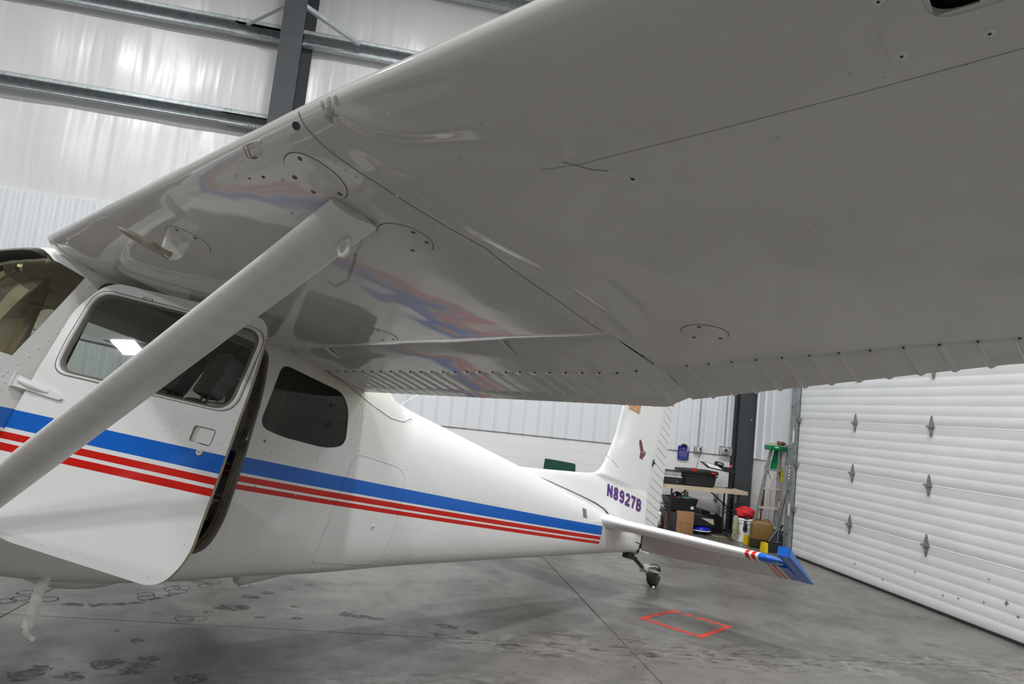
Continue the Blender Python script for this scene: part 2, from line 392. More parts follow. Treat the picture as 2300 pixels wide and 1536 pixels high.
for x, y, r in [(-.97, 5.33, .085), (-1.03, 5.32, .05), (-.90, 5.36, .05), (-.91, 5.62, .05), (-.86, 5.62, .035), (-.5, 5.18, .035), (-.65, 5.9, .022), (-.8, 5.76, .04), (-.16, 5.33, .05), (-1.53, 4.73, .022), (-1.35, 4.59, .035), (-1.38, 4.21, .07), (-1.21, 4.2, .06), (-1.2, 4.3, .05), (-1.23, 4.11, .05), (-1.67, 4.11, .05), (-1.69, 4.02, .07), (-1.48, 4.02, .06), (-.89, 4.05, .07), (-.62, 6.42, .025), (-.53, 6.05, .025), (-.06, 5.3, .05), (.0, 5.29, .04), (.07, 5.27, .04), (.56, 5.2, .05), (.62, 5.18, .04), (.75, 5.09, .04), (2.0, 4.8, .05), (-.75, 5.15, .03), (-.55, 5.45, .03), (-1.1, 5.2, .03), (.5, 5.0, .04)]: floor_blot(x, y, r, 4, 1.2)
def worn(name, col, rough):
    m, N, L, b = new_mat(name); b.inputs['Base Color'].default_value = (*col, 1); b.inputs['Roughness'].default_value = rough
    out = [n for n in N if n.type == 'OUTPUT_MATERIAL'][0]; tr = N.new('ShaderNodeBsdfTransparent'); ms = N.new('ShaderNodeMixShader')
    tc = N.new('ShaderNodeTexCoord'); t = N.new('ShaderNodeTexNoise'); t.inputs['Scale'].default_value = 28; t.inputs['Detail'].default_value = 6; t.inputs['Roughness'].default_value = .7; L.new(tc.outputs['Object'], t.inputs['Vector'])
    r = N.new('ShaderNodeMapRange'); r.inputs['From Min'].default_value = .40; r.inputs['From Max'].default_value = .62; r.inputs['To Min'].default_value = 0; r.inputs['To Max'].default_value = .8
    L.new(t.outputs['Fac'], r.inputs['Value']); L.new(r.outputs['Result'], ms.inputs[0]); L.new(tr.outputs[0], ms.inputs[1]); L.new(b.outputs[0], ms.inputs[2]); L.new(ms.outputs[0], out.inputs[0]); return m
struct(mb.build('floor', [mconc, mat('rubber_ring', (.07, .067, .064), .6), mat('blue_rubber_ring', (.03, .045, .075), .6), worn('blue_smear', (.06, .08, .11), .55), worn('oil_blot', (.045, .040, .036), .45)], fixn=False))
mb = MB()
for x, wj in ((1.885, .012), (-2.25, .012), (6.0-14.2, .012)): mb.box((x-wj/2, YF, -.001), (x+wj/2, YB, .0006))
for y, wj in ((4.93, .0035), (7.85, .009), (.8, .01), (-3.3, .01)): mb.box((XL, y-wj/2, -.001), (XR, y+wj/2, .0007))
struct(mb.build('trim_1', [mjoint], smooth=False))

# insulation blanket: white facing film, slightly glossy, with hanging wrinkles
def film():
    m, N, L, b = new_mat('insulation_film')
    b.inputs['Base Color'].default_value = (.80, .79, .78, 1); b.inputs['Roughness'].default_value = .30
    b.inputs['Specular IOR Level'].default_value = .8
    tc = N.new('ShaderNodeTexCoord')
    def nz(scale, s, detail, rough=.5):
        mp = N.new('ShaderNodeMapping'); mp.inputs['Scale'].default_value = scale; L.new(tc.outputs['Object'], mp.inputs['Vector'])
        t = N.new('ShaderNodeTexNoise'); t.inputs['Scale'].default_value = s; t.inputs['Detail'].default_value = detail; t.inputs['Roughness'].default_value = rough
        t.inputs['Distortion'].default_value = .2
        L.new(mp.outputs['Vector'], t.inputs['Vector']); return t.outputs['Fac']
    h = math_node(N, L, 'ADD', math_node(N, L, 'MULTIPLY', nz((4.6, 4.6, .40), 1.0, 1.6), 1.0), math_node(N, L, 'MULTIPLY', nz((.8, .8, .9), 1.0, 1), 1.3))
    bp = N.new('ShaderNodeBump'); bp.inputs['Distance'].default_value = .028; bp.inputs['Strength'].default_value = .8
    L.new(h, bp.inputs['Height']); L.new(bp.outputs['Normal'], b.inputs['Normal']); return m
mfilm = film()
mpanel = mat('white_ribbed_metal', (.78, .81, .83), .34, noise=(1.2, .04))
mblock = None
def block():
    m, N, L, b = new_mat('painted_block')
    b.inputs['Base Color'].default_value = (.86, .845, .835, 1); b.inputs['Roughness'].default_value = .62
    tc = N.new('ShaderNodeTexCoord'); sx = N.new('ShaderNodeSeparateXYZ'); L.new(tc.outputs['Object'], sx.inputs[0])
    u = math_node(N, L, 'ADD', sx.outputs['X'], sx.outputs['Y']); cx = N.new('ShaderNodeCombineXYZ'); L.new(u, cx.inputs[0])
    L.new(math_node(N, L, 'ADD', sx.outputs['Z'], -.076+.2), cx.inputs[1])
    br = N.new('ShaderNodeTexBrick'); br.inputs['Scale'].default_value = 1; br.inputs['Brick Width'].default_value = .4; br.inputs['Row Height'].default_value = .2
    br.inputs['Mortar Size'].default_value = .006; br.inputs['Mortar Smooth'].default_value = .3
    br.inputs['Color1'].default_value = (1, 1, 1, 1); br.inputs['Color2'].default_value = (1, 1, 1, 1); br.inputs['Mortar'].default_value = (0, 0, 0, 1)
    L.new(cx.outputs[0], br.inputs['Vector'])
    t = N.new('ShaderNodeTexNoise'); t.inputs['Scale'].default_value = 45; L.new(tc.outputs['Object'], t.inputs['Vector'])
    h = math_node(N, L, 'ADD', math_node(N, L, 'MULTIPLY', br.outputs['Color'], .8), math_node(N, L, 'MULTIPLY', t.outputs['Fac'], .25))
    bp = N.new('ShaderNodeBump'); bp.inputs['Distance'].default_value = .003; bp.inputs['Strength'].default_value = .8
    L.new(h, bp.inputs['Height']); L.new(bp.outputs['Normal'], b.inputs['Normal']); return m
mblock = block()
ZS = 1.276; ZL = 4.15
def ribbed(mb, along, x0, x1, zlo, zhi, at, sgn, mi=0):
    """ribbed liner sheet: `along` 'x' or 'y'; at = wall plane; sgn = direction into the room"""
    prof = []; x = x0; pitch = .243
    while x < x1:
        prof += [(x, 0), (x+.010, .022), (x+.030, .022), (x+.040, 0), (x+.105, 0), (x+.110, .0012), (x+.122, .0012), (x+.127, 0), (x+.170, 0), (x+.175, .0012), (x+.187, .0012), (x+.192, 0)]
        x += pitch
    prof = [(min(a, x1), d) for a, d in prof]+[(x1, 0)]
    n = len(prof); vs_ = []
    for z in (zlo, zhi):
        for a, d in prof: vs_.append((a, at+sgn*d, z) if along == 'x' else (at+sgn*d, a, z))
    mb.add(vs_, [[i, i+1, n+i+1, n+i] for i in range(n-1)], mi)
# back wall: block, liner, film
mb = MB()
mb.box((XL, YB, 0), (XR+.2, YB+.2, ZS), 0)
mb.box((XL, YB+.02, ZS), (XR+.2, YB+.22, ZL), 1)
ribbed(mb, 'x', XL+.05, XR, ZS+.004, ZL, YB-.012, -1, 1)
mb.box((XL, YB-.014, ZS-.006), (XR, YB, ZS+.006), 3)  # grey strip along the seam between block and liner
# film surface, subdivided and gently billowed between girts
nx, nz = 150, 60; vs_ = []; 
for j in range(nz+1):
    for i in range(nx+1):
        x = XL+(XR-XL)*i/nx; z = ZL+(ZC-ZL)*j/nz
        zz = [4.15, 5.78, 7.25, 8.75, 10.2]; k = max(q for q in range(4) if z >= zz[q]-1e-6) if z > 4.15 else 0
        t = (z-zz[k])/(zz[k+1]-zz[k]); bow = math.sin(math.pi*min(max(t, 0), 1))
        d = bow*(.035+.022*math.sin(x*2.1+k)+.012*math.sin(x*5.3+2*k))
        vs_.append((x, YB+.06-d, z))
mb.add(vs_, [[j*(nx+1)+i, j*(nx+1)+i+1, (j+1)*(nx+1)+i+1, (j+1)*(nx+1)+i] for j in range(nz) for i in range(nx)], 2)
struct(mb.build('wall_back', [mblock, mpanel, mfilm, mat('wall_shadow_gap', (.25, .25, .25), .6)], angle=30, fixn=False))
# right wall with the big door opening
DX = 5.88; DY0, DY1, DZ = -2.6, 9.27, 4.55
mb = MB()
mb.box((XR, DY1+.2, 0), (XR+.2, YB+.1, ZS), 0); mb.box((XR+.02, DY1+.2, ZS), (XR+.22, YB+.1, ZL), 1)
ribbed(mb, 'y', DY1+.2, YB, ZS+.004, ZL, XR-.012, -1, 1)
mb.box((XR-.014, DY1+.2, ZS-.006), (XR, YB, ZS+.006), 3)  # grey seam strip continued on this wall
mb.box((XR, YF, 0), (XR+.2, DY0-.2, ZL), 1)
mb.box((XR, YF, ZL), (XR+.2, YB+.1, ZC), 2)
struct(mb.build('wall_right', [mblock, mpanel, mfilm, mat('wall_seam_b', (.25, .25, .25), .6)], fixn=False))
mb = MB(); mb.box((XL-.2, YF, 0), (XL, YB, ZC), 0); struct(mb.build('wall_left', [mat('left_wall_sheet', (.20, .20, .20), .6)]))
mb = MB(); mb.box((XL, YF-.2, 0), (XR+.2, YF, ZC), 0); struct(mb.build('wall_front', [mat('front_wall_sheet', (.16, .16, .16), .6)]))
mb = MB(); mb.box((XL, YF, ZC), (XR+.2, YB+.2, ZC+.2), 0); struct(mb.build('ceiling', [mat('ceiling_film', (.5, .5, .49), .5)]))

# sectional door
mdoor = mat('white_door_steel', (.715, .73, .72), .42, noise=(2.5, .05), bump=(90, .0006))
prof = [(0.0, .0)]
z = 0.012; PH = .648
k = 0
while z < DZ:
    for j in range(6):
        zz = z+PH/6*j
        if zz > DZ: break
        dp = .0026 if j else .006
        prof += [(zz, .0), (zz+.008, dp), (zz+.016, dp), (zz+.034, 0)]
    z += PH; k += 1
n = len(prof); mb = MB(); vs_ = []
for y in (DY0, DY1):
    for zz, d in prof: vs_.append((DX+d, y, zz))
mb.add(vs_, [[i, i+1, n+i+1, n+i] for i in range(n-1)], 0)
mb.box((DX+.03, DY0, 0), (DX+.06, DY1, DZ), 0)
for kk in range(1, 7): mb.box((DX-.0006, DY0, PH*kk+.012-.002), (DX+.005, DY1, PH*kk+.012+.0015), 1)
mb.box((DX-.02, DY0, 0), (DX+.05, DY1, .028), 2)
dirt = mat('door_scuff', (.22, .21, .19), .7)
dr = mb.build('door_1', [mdoor, mat('door_gap', (.33, .33, .32), .6), M['rubber'], dirt], fixn=False, angle=25)
struct(dr)
# scuffs near the bottom of the door
mb = MB(); rs = random.Random(5)
for (y, zz, s) in [(7.9, .2, .012), (8.9, .17, .008), (7.4, .13, .012), (6.0, .27, .012), (5.75, .33, .022), (5.62, .24, .016), (6.5, .2, .012), (6.9, .34, .01), (5.95, .5, .01), (7.55, .28, .008), (8.5, .23, .007), (6.3, .22, .01), (8.6, .75, .006), (7.0, 1.42, .006)]:
    pts = [(y+s*rs.uniform(.5, 1.5)*math.cos(t), zz+s*rs.uniform(.4, 1.6)*math.sin(t)) for t in [i*math.pi/4 for i in range(8)]]
    mb.add([(DX-.0012, a, b_) for a, b_ in pts], [list(range(8))])
mb.build('scuff_marks', [dirt], dr, smooth=False)
galv = mat('galvanised_steel', (.50, .56, .565), .36, metal=.18, noise=(14, .25))
galvd = mat('galvanised_hinge', (.30, .31, .29), .45, metal=.5, noise=(30, .4))
def make_hinge():
    mb = MB()
    pl = [(-.035, -.02), (-.012, -.11), (0, -.125), (.012, -.11), (.035, -.02), (.035, .02), (.012, .11), (0, .125), (-.012, .11), (-.035, .02)]
    mb.prism(pl, 0, -.006, 0)
    mb.cyl((-.016, -.045, 0), (-.016, .045, 0), .011, n=10)
    mb.box((-.03, -.05, -.012), (-.006, .05, .012))
    for z_ in (-.085, -.05, .05, .085): mb.dome((-.006, 0, z_), (-1, 0, 0), .008)
    return mb.mesh('door_hinge', [galvd])
hm = make_hinge()
for kk in range(1, 6):
    for y in (8.035, 6.755, 5.475, 4.195, 2.9, 1.6, .3, -1.0):
        o = link('hinge', hm, dr); o.location = (DX-.001, y, PH*kk+.012)
# end rollers and end stile
for kk in range(1, 6):
    mb = MB(); z_ = PH*kk+.012
    mb.box((DX-.03, DY1-.05, z_-.035), (DX-.002, DY1-.01, z_+.035)); mb.cyl((DX-.03, DY1-.05, z_), (DX-.03, DY1+.07, z_), .008); mb.cyl((DX-.03, DY1+.03, z_), (DX-.03, DY1+.052, z_), .024)
    mb.build('roller_bracket', [galvd], dr)
# track and angle
mb = MB()
y0 = DY1+.015
mb.box((DX-.055, y0+.045, .02), (DX-.052, y0+.050, DZ)); mb.box((DX-.055, y0, .02), (DX-.0, y0+.003, DZ)); 
mb.box((DX-.06, y0+.0, .02), (DX-.057, y0+.05, DZ)); mb.box((DX-.0, y0, .02), (DX+.003, y0+.05, DZ))
mb.box((DX-.05, y0+.052, 0), (XR-.025, y0+.058, DZ)); mb.box((DX-.05, y0+.058, 0), (DX-.045, y0+.15, DZ))
for z_ in [.3+.62*i for i in range(7)]: mb.box((DX-.075, y0+.02, z_), (DX-.045, y0+.11, z_+.045))
tr = mb.build('door_track', [mat('dull_galvanised', (.27, .30, .29), .45, metal=.3, noise=(10, .3))], smooth=False); tag(tr, 'galvanised vertical track and angle beside the white sectional door', 'door track')
stk = [mat('white_sticker', (.8, .8, .8), .5), mat('orange_header', (.75, .25, .05), .5)]
for z0, z1 in ((1.62, 1.83), (.56, .76)):
    mb = MB(); mb.box((DX-.0625, y0+.006, z0), (DX-.0602, y0+.044, z1), 0); mb.box((DX-.0632, y0+.006, z1-.03), (DX-.0600, y0+.044, z1-.008), 1); mb.build('warning_sticker', stk, tr, smooth=False)
for z_ in (1.26, 1.2, 1.17, 1.13, 1.08): mb = MB(); mb.box((DX-.0525, y0+.075, z_), (DX-.0502, y0+.11, z_+.022), 0); mb.build('track_label', stk, tr, smooth=False)
mb = MB()
mb.box((XR-.02, DY1+.05, 0), (XR+.1, DY1+.22, DZ)); mb.box((XR-.02, DY0-.2, DZ), (XR+.1, DY1+.22, ZL+.6))
struct(mb.build('trim_2', [mpanel]))

# ------------------------------------------------------------------ steel frame
mcol = mat('grey_primer_steel', (.060, .066, .072), .6, noise=(4, .12), spec=.3)
def column(name, label, x0, x1, y0, y1, z1, group='dark steel columns at the back wall'):
    mb = MB(); t = .02; xc = (x0+x1)/2
    mb.box((x0, y0, .0), (x1, y0+t, z1), bev=.002); mb.box((x0, y1-t, 0), (x1, y1, z1), bev=.002); mb.box((xc-.006, y0+t, 0), (xc+.006, y1-t, z1))
    o = mb.build(name, [mcol], angle=18); tag(o, label, 'column', group)
    mb = MB(); mb.box((x0-.05, y0-.05, 0), (x1+.05, y1+.03, .022)); 
    for a in (x0-.02, x1+.02):
        for b_ in (y0-.02,): mb.cyl((a, b_, .02), (a, b_, .055), .014, n=8)
    mb.build('base_plate', [mcol], o)
    return o
c1 = column('steel_column', 'dark grey steel column between the girts, standing upper left behind the wing', -2.37, -2.045, 10.25, 11.2, ZC)
c2 = column('steel_column', 'dark grey steel column in the corner beside the folding table', 5.84, 6.14, 10.99, 11.2, ZC)
c2['label'] = 'dark grey corner column rising between the folding table and the stepladder'
# small bolt and the hand-lettered mark on the corner column
mb = MB(); mb.dome((6.06, 10.989, 1.93), (0, -1, 0), .014); mb.build('bolt', [mat('bright_bolt', (.7, .7, .7), .3, metal=.8)], c2)
mb = MB()
for i in range(9):
    z_ = .50+i*.018; mb.box((5.865, 10.9885, z_), (5.865+.012+.010*(i*7 % 3), 10.9895, z_+.009))
mb.build('stencil_mark', [mat('white_stencil', (.55, .56, .57), .7)], c2, smooth=False)
def zee(name, label, z0, z1, xa, xb, lap):
    mb = MB(); yb, yf = 11.19, 10.98
    def bar(a, b_, dz=0, dy=0):
        t = .004
        mb.box((a, yf-dy, z1-t+dz), (b_, yf+.07, z1+dz)) # not used face
    for a, b_, e in ((xa, lap+.35, 0), (lap-.35, xb, .004)):
        t = .004
        # top shelf, web, bottom shelf with lips
        mb.box((a, yf-e, z1-t), (b_, yb, z1+e)); mb.box((a, yf-e, z1-.062), (b_, yf+t, z1)); mb.box((a, yf-e, z1-.062), (b_, yf+.03, z1-.058))
        mb.box((a, yb-.03-e, z0), (b_, yb-.026, z1)); mb.box((a, yb-.10, z0-e), (b_, yb, z0+t)); mb.box((a, yb-.10-e, z0), (b_, yb-.096, z0+.022))
    for i in range(int((xb-xa)/.42)):
        x = xa+.2+i*.42; mb.cyl((x, yb-.05, z0-.012), (x, yb-.05, z0+.002), .006, n=6); mb.cyl((x, yb-.034, (z0+z1)/2), (x, yb-.026, (z0+z1)/2), .007, n=6)
    o = mb.build(name, [galv], smooth=False); tag(o, label, 'girt', 'galvanised wall girts')
    ink = mat('stamp_ink', (.06, .06, .06), .7)
    for i in range(3): x = lap-.3+.05*i; mb = MB(); mb.box((x, yf-.0055, z1-.022), (x+.01, yf-.0038, z1-.008)); mb.build('stamp_mark', [ink], o, smooth=False)
    for i in range(5): x = lap+.05+.055*i; mb = MB(); mb.box((x, yb-.1055, z0+.004), (x+.035, yb-.0998, z0+.014)); mb.build('stamp_mark', [ink], o, smooth=False)
    return o
g_a = zee('wall_girt', 'lower galvanised girt crossing the insulated wall behind the wing root', 5.675, 5.86, XL, XR, -2.9)
g_b = zee('wall_girt', 'middle galvanised girt with diagonal braces, near the top left corner', 7.17, 7.37, XL, XR, -2.9)
g_c = zee('wall_girt', 'topmost galvanised girt, just visible at the top edge above the wing', 8.50, 8.69, XL, XR, -2.9)
def brace(a, b_, label):
    mb = MB(); a, b_ = Vector(a), Vector(b_); d = (b_-a).normalized(); s_ = d.cross(Vector((0, 0, 1))).normalized(); u = s_.cross(d)
    q = [a+s_*.03, a-s_*.03, b_-s_*.03, b_+s_*.03]; mb.add([p+u*.002 for p in q]+[p-u*.002 for p in q], [[0, 1, 2, 3], [7, 6, 5, 4], [0, 3, 7, 4], [1, 5, 6, 2], [0, 4, 5, 1], [3, 2, 6, 7]])
    q = [a+s_*.03, a+s_*.03+u*.06, b_+s_*.03+u*.06, b_+s_*.03]; o2 = s_*.004
    mb.add([p+o2 for p in q]+[p for p in q], [[0, 1, 2, 3], [7, 6, 5, 4], [0, 3, 7, 4], [1, 5, 6, 2], [0, 4, 5, 1], [3, 2, 6, 7]])
    o = mb.build('flange_brace', [galv], smooth=False); tag(o, label, 'brace', 'diagonal braces of the upper left column'); return o
brace((-2.33, 10.3, 7.36), (-3.05, 10.965, 7.27), 'galvanised diagonal brace from the upper left column to the girt on its left')
brace((-2.08, 10.3, 7.36), (-1.30, 10.965, 7.27), 'galvanised diagonal brace from the upper left column to the girt on its right')

# ceiling lights
mhouse = mat('light_housing', (.75, .75, .75), .4)
memit, N_, L_, b_ = new_mat('led_diffuser'); b_.inputs['Emission Color'].default_value = (.975, .985, 1.0, 1); b_.inputs['Emission Strength'].default_value = 6
for i, (x, y) in enumerate(LIGHT_XY):
    rows = ['nearest the back wall', 'over the aircraft', 'farthest from the back wall']; cols = ['left', 'middle', 'right']
    t = thing('ceiling_light', 'square LED ceiling light hanging %s, %s of its row of three' % (rows[i//3], cols[i % 3]), 'ceiling light', (x, y, LIGHT_Z), 0, 'LED ceiling lights')
    mb = MB(); mb.box((-.32, -.32, .02), (.32, .32, .10), bev=.01); mb.build('housing', [mhouse], t)
    mb = MB(); mb.cyl((0, 0, .1), (0, 0, ZC-LIGHT_Z), .01, n=6); mb.build('hanger_rod', [mhouse], t)
    mb = MB(); mb.box((-.29, -.29, .012), (.29, .29, .0199)); mb.build('diffuser', [memit], t)
    ld = bpy.data.lights.new('lamp', 'AREA'); ld.shape = 'SQUARE'; ld.size = .58; ld.energy = LIGHT_W; ld.color = (.975, .985, 1.0)
    lo = bpy.data.objects.new('lamp', ld); COL.objects.link(lo); lo.parent = t; lo.location = (0, 0, .010)

# ------------------------------------------------------------------ aircraft: frame of reference (x aft, y right, z up)
AIR = Matrix.Translation((-1.752, 3.398, .503+CAM_H)) @ Matrix.Rotation(R_(36.84), 4, 'Z') @ Matrix.Rotation(R_(13.66), 4, 'Y') @ Matrix.Rotation(R_(-.43), 4, 'X')
plane = bpy.data.objects.new('airplane', None); COL.objects.link(plane); plane['_air'] = 1
pb = AIR @ Vector((1.2, 0, 0)); plane.location = (pb.x, pb.y, 0); plane.rotation_euler = (0, 0, R_(36.84))
bpy.context.view_layer.update()
tag(plane, 'white high-wing tailwheel airplane with blue and red stripes, its near door standing open', 'airplane')

# fuselage section functions
FX = [-1.78, -1.6, -1.3, -.62, -.3, -.04, .12, .5, 1.2, 1.62, 1.9, 2.08, 2.64, 3.5, 4.78, 5.48]
ZT = [-.70, -.55, -.50, -.44, -.235, -.040, .02, .06, .07, .065, .045, .0, -.03, -.072, -.155, -.17]
ZBx = [-1.78, -1.5, -1.2, -.5, .37, .61, 1.09, 1.4, 1.77, 2.41, 3.25, 4.7, 5.35, 5.48]
ZBz = [-.95, -1.10, -1.2, -1.31, -1.335, -1.325, -1.248, -1.181, -1.120, -.995, -.842, -.572, -.455, -.435]
Wx = [-1.78, -1.55, -1.2, -.5, .1, .35, 1.5, 1.75, 2.6, 4.5, 5.48]
Wy = [.28, .42, .47, .49, .51, .53, .53, .508, .418, .212, .082]
def f_w(x): return sm(x, Wx, Wy)
def f_zt(x): return sm(x, FX, ZT)
def f_zb(x): return sm(x, ZBx, ZBz)
def f_zm(x): return interp(x, [-1.78, -.6, 2.0, 5.48], [-.8, -.62, -.58, -.32])
def f_nt(x): return interp(x, [-1.7, -.8, -.3, .1, 1.7, 2.1, 3.5, 5.4], [2.6, 3.2, 3.6, 7.0, 6.0, 2.9, 2.5, 2.3])
def f_nb(x): return interp(x, [-1.7, -.8, 1.2, 2.2, 3.4, 5.4], [2.6, 5, 7.5, 5.5, 4, 2.8])
def side_y(x, z):
    zm = f_zm(x)
    if z < zm: q = (zm-z)/(zm-f_zb(x)); n = f_nb(x)
    else: q = (z-zm)/(f_zt(x)-zm); n = f_nt(x)
    return -f_w(x)*max(0, 1-min(q, 1)**n)**(1/n)
def side_p(x, z, off=0.):
    e = .004; y = side_y(x, z)
    a = Vector((2*e, side_y(x+e, z)-side_y(x-e, z), 0)); b = Vector((0, side_y(x, z+e)-side_y(x, z-e), 2*e))
    n = a.cross(b); n = -n if n.y > 0 else n
    n.normalize(); return Vector((x, y, z))+n*off, n
xs = []; x = -1.78
while x < 5.48: xs.append(x); x += .05 if x < 2.4 else .09
xs.append(5.48)
NP = 112
def ring(x, inset):
    W, zt, zb, zm, nt, nb = f_w(x)-inset, f_zt(x)-inset, f_zb(x)+inset, f_zm(x), f_nt(x), f_nb(x); out = []
    for i in range(NP):
        t = 2*math.pi*i/NP; c, s_ = math.cos(t), math.sin(t); h, n = (zt-zm, nt) if s_ >= 0 else (zm-zb, nb)
        t2 = math.atan2(s_*1.0, c*.9); c, s_ = math.cos(t2), math.sin(t2)
        r = 1/((abs(c)/W)**n+(abs(s_)/h)**n)**(1/n); out.append((x, r*c, zm+r*s_))
    return out
def shell(inset, x0=-1.78, x1=5.48):
    mb = MB(); X = [q for q in xs if x0-1e-6 <= q <= x1+1e-6]; k = len(X)
    for q in X: mb.v += [Vector(p) for p in ring(q, 0)]
    for q in X: mb.v += [Vector(p) for p in ring(min(max(q, x0+inset), x1-inset) if inset < .02 else q, inset)]
    o = k*NP
    for a in range(k-1):
        for i in range(NP):
            j = (i+1) % NP; f = [a*NP+i, a*NP+j, (a+1)*NP+j, (a+1)*NP+i]; mb.f.append(f); mb.m.append(0); mb.f.append([o+q for q in f][::-1]); mb.m.append(1)
    for i in range(NP):
        j = (i+1) % NP; mb.f.append([i, j, o+j, o+i]); mb.m.append(0); a = (k-1)*NP; mb.f.append([a+i, a+j, o+a+j, o+a+i]); mb.m.append(0)
    return mb
paintsF = [M['fus'], M['beige']]
def prism_mesh(poly, y0, y1, mats=paintsF):
    mb = MB(); mb.prism(poly, 1, y0, y1, 1); return mb.mesh('cut', mats, smooth=False)
sh = shell(.010)
shm = sh.mesh('shell', paintsF, smooth=False)
WS = [(.172, -.098), (.06, -.492), (-.30, -.492), (-.66, -.452), (-.9, .25), (-.015, .25), (.0, -.03), (.05, -.075)]
RW = round_poly([(1.125, -.118), (1.515, -.140), (1.585, -.215), (1.640, -.405), (1.52, -.452), (1.25, -.466), (1.118, -.452)], [.05, .06, .06, .06, .08, .1, .06], 6)
DOOR_O = round_poly([(.235, -.088), (1.03, -.088), (1.075, -.29), (1.107, -.665), (1.12, -.93), (1.08, -1.085), (.30, -1.10), (.225, -1.0), (.225, -.55)], [.05, .05, .1, .1, .1, .11, .12, .1, .1], 6)
DWIN_R = round_poly([(.26, -.145), (.93, -.135), (.945, -.455), (.22, -.485), (.21, -.36)], [.07, .06, .07, .07, .05], 6)
BAG = round_poly([(1.725, -.425), (2.075, -.418), (2.150, -.45), (2.185, -.66), (2.185, -.86), (2.14, -1.0), (1.685, -1.038), (1.70, -.72)], [.06, .05, .05, .1, .1, .09, .035, .3], 6)
def big(poly, k):
    c = Vector((sum(p[0] for p in poly)/len(poly), sum(p[1] for p in poly)/len(poly))); out = []
    for p in poly: d = Vector(p)-c; out.append(c+d*(1+k/d.length))
    return out
ws_me = boolean(shm, prism_mesh(WS, -1, 1), 'INTERSECT')
rw_me = [boolean(shm, prism_mesh(RW, *q), 'INTERSECT') for q in ((-1, 0), (0, 1))]
dw_me = boolean(shm, prism_mesh(DWIN_R, 0, 1), 'INTERSECT')
bag_me = boolean(shm, prism_mesh(big(BAG, -.0022), -1, 0), 'INTERSECT')
fm = shm
for poly, y in ((WS, (-1, 1)), (RW, (-1, 1)), (DWIN_R, (0, 1)), (BAG, (-1, 0)), (DOOR_O, (-1, 0))): fm = boolean(fm, prism_mesh(poly, *y), 'DIFFERENCE')
def ribbon(mb, pts, wd, off, mi, close=False, surf=side_p, dens=.03):
    """thin painted/seam line lying on a surface; pts are 2-D surface coordinates"""
    P = []
    pts = [Vector(p) for p in pts]+([Vector(pts[0])] if close else [])
    for a, b in zip(pts, pts[1:]):
        k = max(1, int((b-a).length/dens))
        for i in range(k): P.append(a+(b-a)*i/k)
    P.append(pts[-1]); vs_ = []
    for i, p in enumerate(P):
        d = (P[min(i+1, len(P)-1)]-P[max(i-1, 0)]).normalized(); q = Vector((-d.y, d.x))*wd/2
        for s_ in (1, -1): vs_.append(surf(p.x+q.x*s_, p.y+q.y*s_, off)[0])
    mb.add(vs_, [[2*i, 2*i+1, 2*i+3, 2*i+2] for i in range(len(P)-1)], mi)
def rivets(mb, pts, pitch, r=.0042, mi=0, surf=side_p, jitter=0., h=None):
    pts = [Vector(p) for p in pts]; acc = 0.
    for a, b in zip(pts, pts[1:]):
        L = (b-a).length; t = acc
        while t < L:
            p = a+(b-a)*t/L; q, n = surf(p.x+random.uniform(-jitter, jitter), p.y+random.uniform(-jitter, jitter), 0.); mb.dome(q, n, r, h or r*.55, mi); t += pitch
        acc = t-L
# fuselage mesh = cut shell + rivets + seam lines
bmx = bmesh.new(); bmx.from_mesh(fm); bmx.verts.ensure_lookup_table()
# cut edges face the cutter; give them to the fabric slot
det = MB()
rows = [([(1.13, -.50), (1.30, -.512), (1.58, -.500)], .045), ([(1.10, -.535), (1.25, -.555), (1.685, -.52)], .045), ([(1.655, -.16), (1.665, -.40), (1.655, -.56)], .05), ([(1.70, -.17), (1.705, -.42)], .055),
        ([(1.125, -.79), (1.70, -.745)], .048), ([(1.145, -.86), (1.15, -.98), (1.10, -1.10), (1.04, -1.14)], .05), ([(1.175, -.83), (1.185, -1.0), (1.14, -1.12)], .055),
        ([(1.215, -1.105), (1.70, -1.045)], .038), ([(1.70, -.78), (1.672, -.93), (1.655, -1.05)], .05), ([(1.72, -1.062), (2.13, -1.020)], .038), ([(2.205, -.75), (2.20, -.90), (2.15, -1.02)], .04),
        ([(1.75, -.40), (2.10, -.395), (2.20, -.43)], .045), ([(2.22, -.48), (2.3, -.5), (4.50, -.30)], .042), ([(2.20, -.75), (2.9, -.68), (3.4, -.635)], .042), ([(2.22, -1.01), (3.0, -.84)], .06),
        ([(2.33, -.12), (2.36, -.48)], .055), ([(3.30, -.12), (3.36, -.38)], .055), ([(3.36, -.66), (3.26, -.78)], .055), ([(4.2, -.16), (4.24, -.30)], .04), ([(4.3, -.48), (4.2, -.60)], .045),
        ([(1.35, -.98), (1.33, -1.09)], .028), ([(1.42, -.97), (1.42, -1.09)], .028), ([(.35, -1.19), (.80, -1.185)], .05), ([(.195, -.13), (.185, -.30), (.10, -.50), (.03, -.62)], .045), ([(.04, -.55), (.10, -.62), (.02, -.66)], .03), ([(1.10, -1.16), (1.22, -1.12), (1.45, -1.09)], .035), ([(1.06, -1.19), (1.2, -1.15)], .04), ([(1.60, -.63), (1.66, -.60)], .02)]
for pts, pt in rows: rivets(det, pts, pt, r=.0044, mi=0, h=.003)
